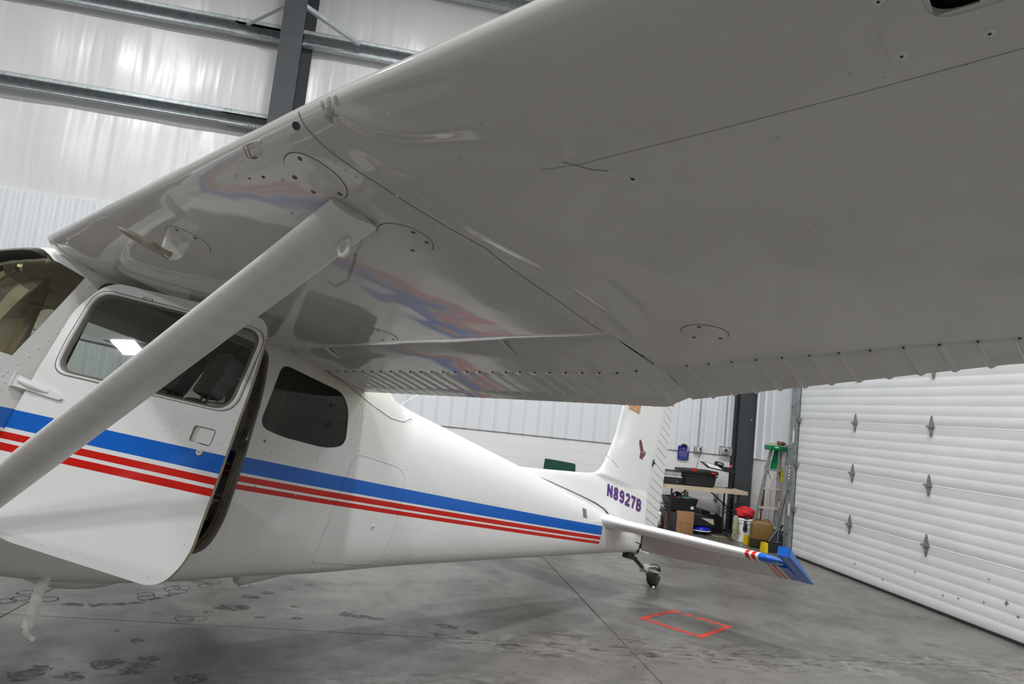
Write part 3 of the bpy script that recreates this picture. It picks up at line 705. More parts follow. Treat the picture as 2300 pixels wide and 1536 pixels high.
seams = [([(1.12, -.802), (1.70, -.758)], .0016), ([(1.70, -.758), (1.672, -1.05), (1.60, -1.155)], .0022), ([(2.192, -.765), (3.45, -.645)], .0014), ([(3.36, -.20), (3.38, -.62), (3.26, -.80)], .0012),
         ([(4.26, -.20), (4.32, -.46), (4.20, -.61)], .0014), ([(1.36, -1.10), (1.50, -1.10), (1.505, -1.135), (1.36, -1.16), (1.20, -1.205)], .0014), ([(2.185, -.86), (2.15, -1.02), (2.06, -1.06)], .0014)]
for pts, wd in seams: ribbon(det, pts, wd, .0007, 2)
det.add([], [])
for v in det.v: pass
def join_det(me_src, det, name, mats, parent, angle=42):
    bm = bmesh.new(); bm.from_mesh(me_src)
    t = bpy.data.meshes.new('t'); t.from_pydata([tuple(v) for v in det.v], [], det.f); t.polygons.foreach_set('material_index', det.m)
    bm.from_mesh(t); me = bpy.data.meshes.new(name); bm.to_mesh(me); bm.free(); me.materials.clear()
    for m in mats: me.materials.append(m)
    finish(me, angle, True, False); return link(name, me, parent)
fus = join_det(fm, det, 'fuselage', [M['fus'], M['beige'], M['seam']], plane)
def part_from(me, name, mats, parent, allmat=None):
    me.materials.clear()
    for m in mats: me.materials.append(m)
    if allmat is not None: me.polygons.foreach_set('material_index', [allmat]*len(me.polygons))
    me.name = name; finish(me, 35, True, False); return link(name, me, parent)
part_from(ws_me, 'windshield', [M['wsglass']], fus, 0)
for q in rw_me:
    o = part_from(q, 'rear_window', [M['tint']], fus, 0); o['label'] = 'dark tinted rear side window'
o = part_from(dw_me, 'far_door_window', [M['glass']], fus, 0); o.name = 'side_window'
# baggage door with rivets and lock
det = MB(); cx = [p for p in big(BAG, -.018)]
rivets(det, [(1.70, -1.022), (2.10, -.995)], .045, r=.0036)
ribbon(det, round_poly([(1.985, -.735), (2.035, -.73), (2.037, -.752), (1.987, -.757)], .01, 3), .0016, .0007, 2, close=True)
bag = join_det(bag_me, det, 'baggage_door', [M['fus'], M['beige'], M['seam']], fus); bag.parent = fus; bag.matrix_parent_inverse = Matrix.Identity(4)
def lock(parent, x, z, dx=0, sp=side_p):
    p, n = sp(x, z, 0.); mb = MB(); mb.cyl(p, p+n*.006, .013, .011, n=18); mb.box(p+n*.0062+Vector((-.0055, -.001, -.0012)), p+n*.0066+Vector((.0055, .001, .0012)), 1)
    return mb.build('lock', [M['screww'], M['rubber']], parent)
lock(bag, 2.02, -.782)
for x, z in ((1.215, -.735), (1.44, -.725), (1.65, -.705)):
    p, n = side_p(x, z, 0.); mb = MB(); mb.dome(p, n, .007, .004); mb.build('screw', [M['steel']], fus)
for x, z in ((1.175, -.512), (1.16, -.528)):
    p, n = side_p(x, z, 0.); mb = MB(); mb.cyl(p, p+n*.003, .010, n=14); mb.dome(p+n*.003, n, .006, .002, 1); mb.build('screw', [M['screww'], M['screw']], fus); break
# small data placard
mb = MB(); p, n = side_p(4.33, -.258, .001)
for i, (a, b, mi) in enumerate([((4.30, -.225), (4.365, -.295), 0)]+[((4.308, -.235-.012*k), (4.357, -.240-.012*k), 1) for k in range(5)]):
    q = [side_p(*c, .003 if mi == 0 else .0042)[0] for c in ((a[0], a[1]), (b[0], a[1]), (b[0], b[1]), (a[0], b[1]))]; mb.add(q, [[0, 1, 2, 3]], mi)
mb.build('placard', [mat('dark_placard', (.09, .09, .09), .5), mat('placard_print', (.38, .38, .37), .5)], fus, smooth=False)
# door frame: jamb and weather seal
mb = MB()
P = [side_p(p.x, p.y, 0.)[0] for p in DOOR_O]; n = len(P)
vs_ = [p+Vector((0, .001, 0)) for p in P]+[p+Vector((0, .055, 0)) for p in P]+[Vector(((p.x-.62)*.965+.62, p.y+.058, (p.z+.6)*.97-.6)) for p in P]
mb.add(vs_, [[i, (i+1) % n, n+(i+1) % n, n+i] for i in range(n)]+[[n+i, n+(i+1) % n, 2*n+(i+1) % n, 2*n+i] for i in range(n)], 0)
mb.build('door_jamb', [mat('jamb_primer', (.21, .18, .13), .6, noise=(14, .5))], fus)
mb = MB(); mb.tube([p+Vector(((p.x-.62)*-.012, -.004, 0)) for p in P], .0105, n=10, closed=True); mb.build('door_seal', [M['seal']], fus)
mb = MB(); p = side_p(1.088, -.50, 0)[0]
mb.box((1.072, p.y+.004, -.545), (1.084, p.y+.02, -.505)); mb.cyl((1.078, p.y+.0, -.53), (1.078, p.y-.012, -.53), .006, n=10); mb.cyl((1.08, p.y+.0, -.475), (1.08, p.y-.008, -.475), .005, n=10); mb.box((1.076, p.y-.01, -.53), (1.082, p.y-.006, -.475))
mb.build('door_striker', [M['steel']], fus)

# wing root fairing behind the cabin (fillet at the roof/fuselage junction)
def blob(pts, rr, name, mats, parent, n=14, flat=None):
    mb = MB(); mb.tube(pts, rr, n=n, flat=flat); return mb.build(name, mats, parent)
mb = MB()
secs = []
K = 15
for i in range(25):
    t = i/24; x = 1.30+(2.22-1.30)*t
    outer = interp(t, [0, .3, .55, .8, 1], [.50, .46, .36, .27, .16]); zbot = interp(t, [0, .25, .45, .7, .9, 1], [-.055, -.075, -.135, -.165, -.13, -.075]); ztop = interp(t, [0, .35, .55, .75, 1], [.02, .015, .045, .035, -.012])
    row = []
    for j in range(K):
        a = math.pi*j/(K-1)  # right to left over the top
        yy = math.cos(a)*outer; s_ = math.sin(a)
        yb = side_y(x, zbot); edge = min(abs(yb)+.002, .53)
        yy = math.cos(a)*(edge*(1-s_)+outer*s_); row.append((x, -yy, zbot+(ztop+.02-zbot)*s_**.8))
    secs.append(row)
for r_ in secs: mb.v += [Vector(p) for p in r_]
for a in range(24):
    for j in range(K-1): mb.f.append([a*K+j, a*K+j+1, (a+1)*K+j+1, (a+1)*K+j]); mb.m.append(0)
fair = mb.build('roof_fairing', [M['paint']], fus, angle=60)
mb = MB(); ribbon(mb, [(1.34, -.058), (1.5, -.085), (1.72, -.136), (1.9, -.167), (2.05, -.15), (2.16, -.10)], .0022, .0025, 0); rivets(mb, [(1.75, -.132), (1.93, -.158), (2.10, -.125)], .05, r=.004, mi=1); mb.build('fairing_seam', [M['seam'], M['paint']], fair)
# whip antenna aerial wire
mb = MB(); mb.cyl((2.25, 0, -.03), (2.85, .0, .55), .0022, .0014, n=6); mb.build('wire_antenna', [mat('white_wire', (.8, .8, .8), .5)], fus)

# belly pieces
mb = MB()
pr = [(-1, 0, 0)]
for i in range(15):
    t = i/14; x = .50+.42*t; s_ = math.sin(math.pi*(.06+.88*t))**.45
    for j in range(10): a = math.pi*j/9; mb.v.append(Vector((x, -.20+.11*math.cos(a)*s_, f_zb(x)+.012-.065*math.sin(a)*s_)))
for a in range(14):
    for j in range(9): mb.f.append([a*10+j, a*10+j+1, (a+1)*10+j+1, (a+1)*10+j]); mb.m.append(0)
mb.f += [list(range(10)), [140+i for i in range(10)]]; mb.m += [0, 0]
mb.build('belly_fairing', [M['paint']], fus)
mb = MB()
for i in range(15):
    t = i/14; x = 1.44+.36*t; s_ = (min(1, t*9))**.5*(1-t)**.55+.02
    for j in range(10): a = math.pi*j/9; mb.v.append(Vector((x, -.20+.06*math.cos(a)*(.4+.6*s_), f_zb(x)+.010-.100*math.sin(a)*s_)))
for a in range(14):
    for j in range(9): mb.f.append([a*10+j, a*10+j+1, (a+1)*10+j+1, (a+1)*10+j]); mb.m.append(0)
mb.f += [list(range(10)), [140+i for i in range(10)]]; mb.m += [0, 0]
mb.build('antenna_fairing', [M['paint']], fus)
# entry step
mb = MB(); mb.tube([(.525, -.42, -1.27), (.505, -.50, -1.37), (.490, -.575, -1.462)], [.024, .022, .019], n=12, flat=((0, .8, -.6), .45)); 
mb.tube([(.488, -.580, -1.455), (.489, -.61, -1.472), (.491, -.66, -1.470), (.492, -.685, -1.466)], [.014, .013, .011, .009], n=10)
mb.box((.465, -.44, -1.30), (.575, -.36, -1.272), bev=.006)
mb.build('entry_step', [mat('step_paint', (.68, .67, .62), .5, noise=(30, .3))], fus)

# ---------------- open door (built in closed coordinates, then turned about its hinge line)
HX, HY = .117, -.53; TH = R_(47)
dm = MB()
# door panel: flat lower part, window part leaning slightly inward
def door_surf(s_, z, off=0.):
    lean = max(0, z+.50); y = HY + .085*lean + .02*max(0, -.9-z)
    return Vector((HX+s_, y-off, z)), Vector((0, -1, .085 if z > -.5 else 0)).normalized()
OUT = round_poly([(.06, -.245), (.135, -.092), (.835, -.070), (.866, -.364), (.877, -.68), (.882, -1.03), (.815, -1.153), (.15, -1.138), (.03, -.98), (.029, -.70), (.048, -.48)], [.05, .075, .08, .1, .1, .12, .085, .10, .1, .1, .05], 7)
WIN = round_poly([(.118, -.142), (.828, -.128), (.830, -.476), (.112, -.502), (.106, -.38)], [.075, .07, .075, .06, .05], 8)
HAN = round_poly([(.718, -.558), (.806, -.556), (.806, -.622), (.718, -.622)], .012, 3)
N1, N2 = len(OUT), 0
def plate(poly, y0, y1):
    """grid-free slab following door_surf, made by boolean"""
    mb = MB(); xs_ = [0-.02+i*.06 for i in range(18)]; zs_ = [-1.25+i*.05 for i in range(27)]+[.1]
    nx_, nz_ = len(xs_), len(zs_); vs_ = []
    for o_ in (y0, y1):
        for x_ in xs_:
            for z_ in zs_: vs_.append(door_surf(x_, z_, -o_)[0])
    T = nx_*nz_; fs = []
    for a in range(nx_-1):
        for b in range(nz_-1):
            q = [a*nz_+b, a*nz_+b+1, (a+1)*nz_+b+1, (a+1)*nz_+b]; fs += [q, [T+i for i in q][::-1]]
    bd = [a*nz_ for a in range(nx_)]+[(nx_-1)*nz_+b for b in range(1, nz_)]+[a*nz_+nz_-1 for a in range(nx_-2, -1, -1)]+[b for b in range(nz_-2, 0, -1)]
    for i in range(len(bd)): fs.append([bd[i], bd[(i+1) % len(bd)], T+bd[(i+1) % len(bd)], T+bd[i]])
    mb.add(vs_, fs, 0); return mb.mesh('slab', [M['door'], M['edge'], M['dark']], smooth=False)
def cutm(poly, y0, y1):
    mb = MB(); mb.prism([(p[0]+HX, p[1]) for p in poly], 1, y0, y1, 1); return mb.mesh('cut', [M['door'], M['edge']], smooth=False)
slab = plate(OUT, 0, .026)
d1 = boolean(slab, cutm(OUT, -1, 0), 'INTERSECT'); d1 = boolean(d1, cutm(WIN, -1, 0), 'DIFFERENCE')
d1 = boolean(d1, cutm(HAN, -1, HY+.014), 'DIFFERENCE')
det = MB()
ds = door_surf
rivets(det, [(.845, -.62), (.850, -1.02), (.79, -1.12), (.20, -1.115)], .06, r=.0036, surf=ds)
rivets(det, [(.20, -.53), (.70, -.525)], .07, r=.0036, surf=ds)
rivets(det, [(.848, -.15), (.853, -.52)], .045, r=.0036, surf=ds)
for s_, z_ in [(.655, -.575), (.675, -.60), (.66, -.625), (.70, -.65), (.635, -.59), (.62, -.61), (.825, -.60), (.842, -.60)]: rivets(det, [(s_, z_), (s_+.001, z_)], .1, r=.0042, surf=ds)
dro = bpy.data.objects.new('x', None); bpy.data.objects.remove(dro)
door = join_det(d1, det, 'cabin_door', [M['door'], M['edge'], M['seam']], plane)
# rim faces get primer colour
for p in door.data.polygons:
    if abs(p.normal.y) < .35 and p.area > 1e-5 and p.material_index == 0: p.material_index = 1
door.matrix_basis = Matrix.Translation((HX, HY, 0)) @ Matrix.Rotation(-TH, 4, 'Z') @ Matrix.Translation((-HX, -HY, 0))
door['label'] = 'open cabin door with the stripes continuing across it'
def ring3(poly, k1, k2, o1, o2, mb, mi=0, steps=6, h=.006):
    """raised rounded frame between offset polygons"""
    rowsP = []
    for i in range(steps+1):
        t = i/steps; kk = k1+(k2-k1)*t; oo = o1+(o2-o1)*t+h*math.sin(math.pi*t)
        rowsP.append([door_surf(p[0], p[1], oo)[0] for p in big(poly, kk)])
    n_ = len(poly)
    for r_ in rowsP: mb.v += r_
    b0 = len(mb.v)-(steps+1)*n_
    for a in range(steps):
        for i in range(n_): mb.f.append([b0+a*n_+i, b0+a*n_+(i+1) % n_, b0+(a+1)*n_+(i+1) % n_, b0+(a+1)*n_+i]); mb.m.append(mi)
mb = MB(); ring3(WIN, -.004, .0145, .0, .001, mb, 0, 8, .007); ring3(WIN, .0145, .0175, .0008, .0008, mb, 1, 1, 0); wf = mb.build('window_frame', [M['paint'], M['seam']], door, fixn=False)
mb = MB(); ring3(WIN, -.020, -.003, -.008, .002, mb, 0, 3, .002); mb.build('window_gasket', [mat('window_gasket', (.13, .115, .095), .5)], door, fixn=False)
mb = MB(); q = [door_surf(p[0], p[1], -.009)[0] for p in big(WIN, -.002)]; mb.add(q, [list(range(len(q)))]); q2 = [door_surf(p[0], p[1], -.013)[0] for p in big(WIN, -.002)]
mb = MB(); mb.add(q+q2, [list(range(len(q))), list(range(len(q), 2*len(q)))[::-1]]+[[i, len(q)+i, len(q)+(i+1) % len(q), (i+1) % len(q)] for i in range(len(q))]); mb.build('window_pane', [M['glass']], door, smooth=False)
mb = MB(); mb.add([door_surf(a, b, -.012)[0] for a, b in HAN], [list(range(len(HAN)))], 0)
hp = [(.745, -.562), (.803, -.560), (.803, -.618), (.745, -.618)]
mb.prism([(a+HX, b) for a, b in round_poly(hp, .006, 3)], 1, HY-.001, HY+.004, 0); hn = mb.build('door_handle', [M['paint']], door)
mb = MB(); p0, n0 = door_surf(.776, -.652, 0); mb.cyl(p0, p0+n0*.008, .013, .0115, n=18); mb.box(p0+n0*.0082+Vector((-.006, -.0006, -.0012)), p0+n0*.0086+Vector((.006, .0006, .0012)), 1); mb.build('lock', [M['screww'], M['rubber']], door)
for sgn, zc in ((1, -.577), (1, -.93)):
    mb = MB(); pl = round_poly([(-.022, zc+.024), (.16, zc-.004), (.195, zc-.022), (.18, zc-.030), (.02, zc-.024), (-.022, zc-.024)], [.004, .02, .008, .008, .02, .004], 3)
    mb.prism([(a+HX, b) for a, b in pl], 1, HY-.010, HY-.0005); mb.tube([(HX+.0, HY-.010, zc+.004), (HX+.06, HY-.016, zc-.004), (HX+.13, HY-.010, zc-.012)], [.009, .012, .005], n=8)
    mb.cyl((HX-.022, HY-.008, zc-.027), (HX-.022, HY-.008, zc+.027), .008, n=12); mb.build('hinge', [M['paint']], door)
# small latch plate at the top of the door window
mb = MB(); mb.box(door_surf(.30, -.128, .004)[0], door_surf(.34, -.118, .001)[0]); mb.build('window_latch', [M['steel']], door)

# ---------------- wings
TC, MC, PC = .12, .02, .4; INC = R_(1.5); DIH = math.tan(R_(1.73)); WC, YK, YT = 1.626, 2.54, 5.46
def af(xc, lower):
    xc = min(max(xc, 0), 1)
    yt = 5*TC*(.2969*math.sqrt(xc)-.126*xc-.3516*xc**2+.2843*xc**3-.1036*xc**4)
    yc = MC/PC**2*(2*PC*xc-xc*xc) if xc < PC else MC/(1-PC)**2*((1-2*PC)+2*PC*xc-xc*xc)
    return yc-yt if lower else yc+yt
def w_chord(y): return WC if y < YK else WC-(y-YK)*.172
def w_le(y): return 0 if y < YK else (y-YK)*.028
def seg_d(p, a, b):
    ab = (b[0]-a[0], b[1]-a[1]); t = ((p[0]-a[0])*ab[0]+(p[1]-a[1])*ab[1])/(ab[0]**2+ab[1]**2); t = min(max(t, 0), 1)
    return math.hypot(p[0]-a[0]-ab[0]*t, p[1]-a[1]-ab[1]*t), t
POLYC = [([(.015, 2.560), (.05, 2.595), (.085, 2.65), (.115, 2.74), (.135, 2.85), (.15, 2.98)], .020, .0085), ([(.05, 2.560), (.11, 2.60), (.155, 2.68), (.185, 2.78), (.225, 2.90), (.285, 2.965)], .030, -.0100), ([(.012, 2.575), (.03, 2.66), (.045, 2.78), (.055, 2.90)], .015, -.004), ([(.10, 2.555), (.16, 2.575), (.22, 2.63)], .018, .005), ([(.215, 3.00), (.246, 2.99), (.292, 2.955)], .010, .0045), ([(.285, 2.955), (.36, 3.05), (.48, 3.12)], .022, .0045), ([(.44, 2.545), (.55, 2.570), (.67, 2.615)], .024, -.0065), ([(.67, 2.66), (.9, 2.66), (1.13, 2.60)], .022, .0055), ([(.72, 2.75), (.9, 2.74), (1.05, 2.68)], .018, -.0035), ([(.30, 2.7), (.6, 2.85), (.9, 2.95)], .09, .004), ([(.08, 2.49), (.3, 2.54), (.60, 2.56)], .035, -.003), ([(.16, 3.00), (.12, 3.15)], .06, .004)]
def w_dent(x, y):
    d = .0016*math.sin(7*x+2.3*y)*math.sin(3.1*y+1+2*x)+.0009*math.sin(11*y-5*x)
    if y < 1.9: d += .0012*math.sin(16*x+9*y)*math.exp(-((x-.9)/.35)**2)
    for pl, wd, h in POLYC:
        if y < pl[0][1]-.4 or y > pl[-1][1]+.4: continue
        best, bt = 9, 0
        for k in range(len(pl)-1):
            q, t = seg_d((x, y), pl[k], pl[k+1])
            if q < best: best, bt = q, (k+t)/(len(pl)-1)
        if best < 4*wd: d += h*math.exp(-(best/wd)**2)*(.15+.85*math.sin(math.pi*min(max(bt, .02), .98))**.7)
    return -d*min(1, max(0, x/.03))
def w_low(x, y, dent=True):
    c = w_chord(y); xc = (x-w_le(y))/c
    z = af(xc, True)*c-x*math.sin(INC)+y*DIH
    if y > YK: z += (x-.4)*math.sin(R_(3.0))*(y-YK)/2.92*1.0
    return z+(w_dent(x, y) if dent else 0)
def w_up(x, y):
    c = w_chord(y); xc = (x-w_le(y))/c
    z = af(xc, False)*c-x*math.sin(INC)+y*DIH
    if y > YK: z += (x-.4)*math.sin(R_(3.0))*(y-YK)/2.92
    return z
def wsurf(x, y, off=0.):
    """lower wing surface of the left wing: (x, span y)"""
    e = .004; z = w_low(x, y, False); gx = (w_low(x+e, y, False)-w_low(x-e, y, False))/(2*e); gy = (w_low(x, y+e, False)-w_low(x, y-e, False))/(2*e)
    n = Vector((gx, -gy, -1)).normalized(); return Vector((x, -y, w_low(x, y)))+n*off, n
mirror = lambda s_: (lambda v: Vector((v[0], v[1]*s_, v[2])))
def wing_piece(mb, ys, xb_end, xt_end, nb=70, nt=24, dent=True, mi=0, hole=None):
    """closed section pieces between span stations"""
    B = []
    bl = [(1-math.cos(math.pi*i/(2*nb)))**1.25 for i in range(nb+1)]
    rows_ = []
    for y in ys:
        le, c = w_le(y), w_chord(y); xb = xb_end(y); xt = xt_end(y); row = []
        for t in reversed(bl): x = le+(xb-le)*t; row.append(Vector((x, -y, w_low(x, y, dent))))
        for i in range(1, nt+1): t = (i/nt)**1.8; x = le+(xt-le)*t; row.append(Vector((x, -y, w_up(x, y))))
        rows_.append(row)
    K_ = len(rows_[0]); base = len(mb.v)
    for r_ in rows_: mb.v += r_
    for a in range(len(ys)-1):
        for j in range(K_):
            if j == K_-1: mb.f.append([base+a*K_+j, base+a*K_, base+(a+1)*K_, base+(a+1)*K_+j]); mb.m.append(mi+1 if False else mi)
            else:
                if hole and j < nb and hole((rows_[a][j]+rows_[a+1][j+1])/2): continue
                mb.f.append([base+a*K_+j, base+a*K_+j+1, base+(a+1)*K_+j+1, base+(a+1)*K_+j]); mb.m.append(mi)
    mb.f.append([base+j for j in range(K_)]); mb.m.append(mi); e = base+(len(ys)-1)*K_; mb.f.append([e+j for j in range(K_)][::-1]); mb.m.append(mi)
def frange(a, b, n): return [a+(b-a)*i/n for i in range(n+1)]
HOLE = (.045, .222, 3.555, 3.80)
def make_wing(side):
    """side=-1 left (near) wing, built at y<0; right wing is the mirrored build"""
    det_near = side < 0
    mb = MB()
    q = 1 if det_near else 4
    wing_piece(mb, frange(.44, 2.530, 100//q), lambda y: 1.088, lambda y: 1.36, nb=84//q, nt=24, dent=det_near)
    ho = (lambda c: HOLE[0]+.012 < c.x < HOLE[1]-.012 and HOLE[2]+.012 < -c.y < HOLE[3]-.012) if det_near else None
    wing_piece(mb, frange(2.530, 4.0, 130//q)+frange(4.06, YT-.22, 12)+[YT-.12, YT-.05, YT], lambda y: w_le(y)+w_chord(y)*.865, lambda y: w_le(y)+w_chord(y)*.80, nb=110//q, dent=det_near, hole=ho)
    if det_near:
        # seam of the tapered outer skin and rivets
        sm_ = [(.0008, 2.434), (.010, 2.440), (.03, 2.446), (.10, 2.462), (.215, 2.491), (.36, 2.515), (.512, 2.540), (.80, 2.535), (1.068, 2.517)]
        ribbon(mb, sm_[:4], .0022, .0022, 1, surf=wsurf, dens=.01); ribbon(mb, sm_[3:], .0022, .0008, 1, surf=wsurf)
        ribbon(mb, [(.292, 2.90), (.298, 2.93), (.302, 3.0), (.308, 3.468), (.304, 3.646), (.30, 4.3)], .0008, .0006, 1, surf=wsurf)
        ribbon(mb, [(.285, 2.955), (.32, 3.0), (.335, 3.03)], .0014, .0006, 1, surf=wsurf)
        rivets(mb, [(.06, 2.418), (.215, 2.468), (.36, 2.492), (.512, 2.516), (.80, 2.512), (1.05, 2.495)], .028, r=.0048, surf=wsurf, h=.0028)
        rivets(mb, [(.30, 2.535), (.6, 2.565), (1.05, 2.548)], .028, r=.0030, surf=wsurf, h=.0010)
        rivets(mb, [(.252, 2.50), (.262, 2.72)], .034, r=.0050, surf=wsurf, h=.0034)
        rivets(mb, [(.266, 2.76), (.274, 3.9)], .078, r=.0050, surf=wsurf, h=.0034)
        rivets(mb, [(1.055, .85), (1.060, 2.48)], .052, r=.0034, surf=wsurf, h=.0012)
        for (x, y) in [(.10, 2.85), (.155, 2.92), (.21, 2.75), (.135, 3.30), (.20, 3.22), (.235, 3.26), (.36, 3.33), (.63, 3.3), (.47, 2.93), (.03, 2.20), (.03, 2.13), (.11, 2.21), (.012, 2.25), (.055, 2.06), (.24, 1.9), (.21, 2.1), (.25, 3.44), (.233, 3.535)]: rivets(mb, [(x, y), (x+.001, y)], .1, r=.0052, surf=wsurf, h=.0038)
        rs = random.Random(3)
        for i in range(38): x, y = rs.uniform(.08, 1.05), rs.uniform(.6, 3.6); p, n = wsurf(x, y); mb.dome(p, n, rs.uniform(.0008, .0019), .0004, 1, 5)
        for x, y, r in ((.014, 2.412, .0095), (.085, 2.155, .004), (.075, 2.10, .003), (.37, 3.06, .003), (.36, 3.33, .003)):
            p, n = wsurf(x, y); mb.lathe([(r, 0), (r*.2, .0001)], n=12, mi=2, M4=Matrix.Translation(p+n*.0008) @ n.to_track_quat('Z', 'Y').to_matrix().to_4x4() @ Matrix.Scale(1.5, 4, Vector((1, 0, 0))))
        # scraped patch at the leading-edge kink
        rs = random.Random(9)
        for i in range(16):
            x0, y0 = rs.uniform(-.0, .03), 2.545+rs.uniform(-.025, .03)*(1 if i % 3 else .4); r = rs.uniform(.003, .007)
            pp = []
            for k in range(7): a = 2*math.pi*k/7; pp.append(wsurf(max(.001, x0+r*rs.uniform(.5, 1.3)*math.cos(a)), y0+r*rs.uniform(.5, 1.3)*math.sin(a), .0012)[0])
            mb.add(pp, [list(range(7))], 3)
    s_ = 1 if det_near else -1
    for v in mb.v: v.y *= s_
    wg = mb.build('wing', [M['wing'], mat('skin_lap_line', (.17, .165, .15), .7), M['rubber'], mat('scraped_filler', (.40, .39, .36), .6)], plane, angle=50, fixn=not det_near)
    # flap
    def corr(mb, y0, y1, xa, xe, zl, zu, ph, pitch=.0768, nx_=14, mi=0, twist=None, bead=True):
        ysl = []; k = 0; yb = ph
        yl = []
        y = ph
        while y < y1: yl.append(y); y += pitch
        yl = [q for q in yl if q > y0+.012 and q < y1-.006]
        st = {y0, y1}
        for q in yl: st |= {q-.011, q-.006, q, q+.006, q+.011}
        st |= {q+.0384 for q in yl if q+.0384 < y1}; st = sorted(a for a in st if y0 <= a <= y1)
        def bd(y, x, yy):
            if x < xa(yy)+.001: return 0
            h = 0
            for q in yl:
                d = abs(y-q)
                if d < .011: h = max(h, math.cos(math.pi/2*d/.011)**1.3)
            return -.0065*h
        n_ = nx_; base = len(mb.v)
        for y in st:
            for i in range(n_+1):
                x = xa(y)+(xe(y)-xa(y))*i/n_+(.003 if False else 0)
                mb.v.append(Vector((x, -y, zl(x, y)+(0 if i == 0 or not bead else bd(y, x+.01, y))+(w_dent(x, y)*.3))))
            for i in range(n_+1):
                x = xe(y)-(xe(y)-xa(y))*i/n_; mb.v.append(Vector((x, -y, zu(x, y))))
        K_ = 2*(n_+1)
        for a in range(len(st)-1):
            for j in range(K_): b = (j+1) % K_; mb.f.append([base+a*K_+j, base+a*K_+b, base+(a+1)*K_+b, base+(a+1)*K_+j]); mb.m.append(mi)
        mb.f.append([base+j for j in range(K_)]); mb.m.append(mi)
        return yl
    DR = R_(7.6)
    def fz(x, z0, y):  # droop of the flap about its hinge
        return z0-math.tan(DR*interp(y, [.5, 2.5], [.75, 1.0]))*max(0, x-1.14)
    def fl(x, y):
        z0 = w_low(x, y, False); nose = max(0, 1-(x-1.072)/.17); e = max(0, (y-2.40)/.122); up = math.tan(DR)*max(0, x-1.14)*e**1.5*(1-.45*min(1, max(0, (x-1.16)/.50))); return fz(x, z0+.085*nose**2.2*(1-.8*min(1, e)), y)+up
    def fu(x, y): e = min(1, max(0, (y-2.44)/.06)); v = min(w_up(min(x, 1.60), y)-.012, w_low(x, y, False)+.004+max(0, 1.655-x)*.22); return fz(x, v, y)*(1-e)+(v-.03*max(0, (x-1.5)/.16))*e
    mb = MB()
    # smooth nose part then corrugated part, one mesh
    ysn = frange(.50, 2.522, 60); n_ = 16; base = 0
    for y in ysn:
        for i in range(n_+1): x = 1.075+(1.382-1.075)*i/n_; mb.v.append(Vector((x, -y, fl(x, y)+w_dent(x, y)*.5)))
        for i in range(n_+1): x = 1.382-(1.382-1.075)*i/n_; mb.v.append(Vector((x, -y, fu(x, y))))
    K_ = 2*(n_+1)
    for a in range(len(ysn)-1):
        for j in range(K_): b = (j+1) % K_; mb.f.append([a*K_+j, a*K_+b, (a+1)*K_+b, (a+1)*K_+j]); mb.m.append(0)
    mb.f.append(list(range(K_))); mb.m.append(0)
    yl = corr(mb, .50, 2.522, lambda y: 1.382, lambda y: 1.662, fl, fu, .537)
    if det_near:
        for q in yl: mb.dome((1.381, -q, fl(1.383, q)-.002), (0, 0, -1), .0055, .003, 1, 6)  # dark domes stand in for the shaded holes at the bead starts
    for v in mb.v: v.y *= s_
    flap = mb.build('flap', [M['wing'], M['rubber']], wg, angle=25, fixn=True)
    # flap track fillets
    if det_near:
        for yy in (.86, 2.02):
            mb = MB(); mb.tube([(1.085, -yy, fl(1.10, yy)-.03), (1.16, -yy-.006, fl(1.16, yy)-.014), (1.22, -yy-.010, fl(1.23, yy)-.004)], [.010, .007, .003], n=8); mb.build('flap_track', [M['wing']], wg)
    # aileron
    def al(x, y): return w_low(x, y, False)-interp(y, [2.54, 3.5], [.055, .0])*max(0, (x-w_le(y)-w_chord(y)*.86))/(w_chord(y)*.14)+.0035*max(0, 1-(x-w_le(y)-w_chord(y)*.862)/.012)
    def au(x, y): return w_low(x, y, False)+.003+max(0, w_le(y)+w_chord(y)-x)*.24
    mb = MB(); yl = corr(mb, 2.548, 5.25, lambda y: w_le(y)+w_chord(y)*.862, lambda y: w_le(y)+w_chord(y)*1.0, al, au, 2.634, pitch=.0812)
    if det_near:
        for q in yl: mb.dome((w_le(q)+w_chord(q)*.868, -q, al(w_le(q)+w_chord(q)*.868, q)-.001), (0, 0, -1), .0042, .003, 1, 6)  # darkness of the bead-end holes painted as small domes, not rubber
    for v in mb.v: v.y *= s_
    mb.build('aileron', [M['wing'], M['rubber']], wg, angle=25)
    return wg
wingL = make_wing(-1); wingR = make_wing(1)
mb = MB()
for k, (ya, yb_, lift) in enumerate(((.452, .478, .004),)):
    xs9 = [.0005, .004, .012, .025, .05, .08, .12, .17, .23, .30, .38, .5, .65]; n9 = len(xs9)
    for x in xs9: mb.v.append(wsurf(x, ya, lift)[0])
    for x in xs9: mb.v.append(wsurf(x, yb_+.02*math.exp(-x/.1), lift)[0])
    for x in xs9: mb.v.append(wsurf(x, yb_+.004+.02*math.exp(-x/.1), -.003)[0])
    for x in xs9: mb.v.append(wsurf(x, ya-.004, -.02)[0])
    for i in range(n9-1):
        for a, b in ((0, 1), (1, 2), (3, 0)): mb.f.append([a*n9+i, a*n9+i+1, b*n9+i+1, b*n9+i]); mb.m.append(0)
ribbon(mb, [(.002, .508), (.03, .496), (.08, .488), (.2, .484), (.5, .483)], .003, .0008, 1, surf=wsurf)
mb.build('root_cuff', [M['paint'], M['seam']], wingL, angle=50, fixn=False)
wingL['label'] = 'near wing seen from below, creased at its bent leading edge'
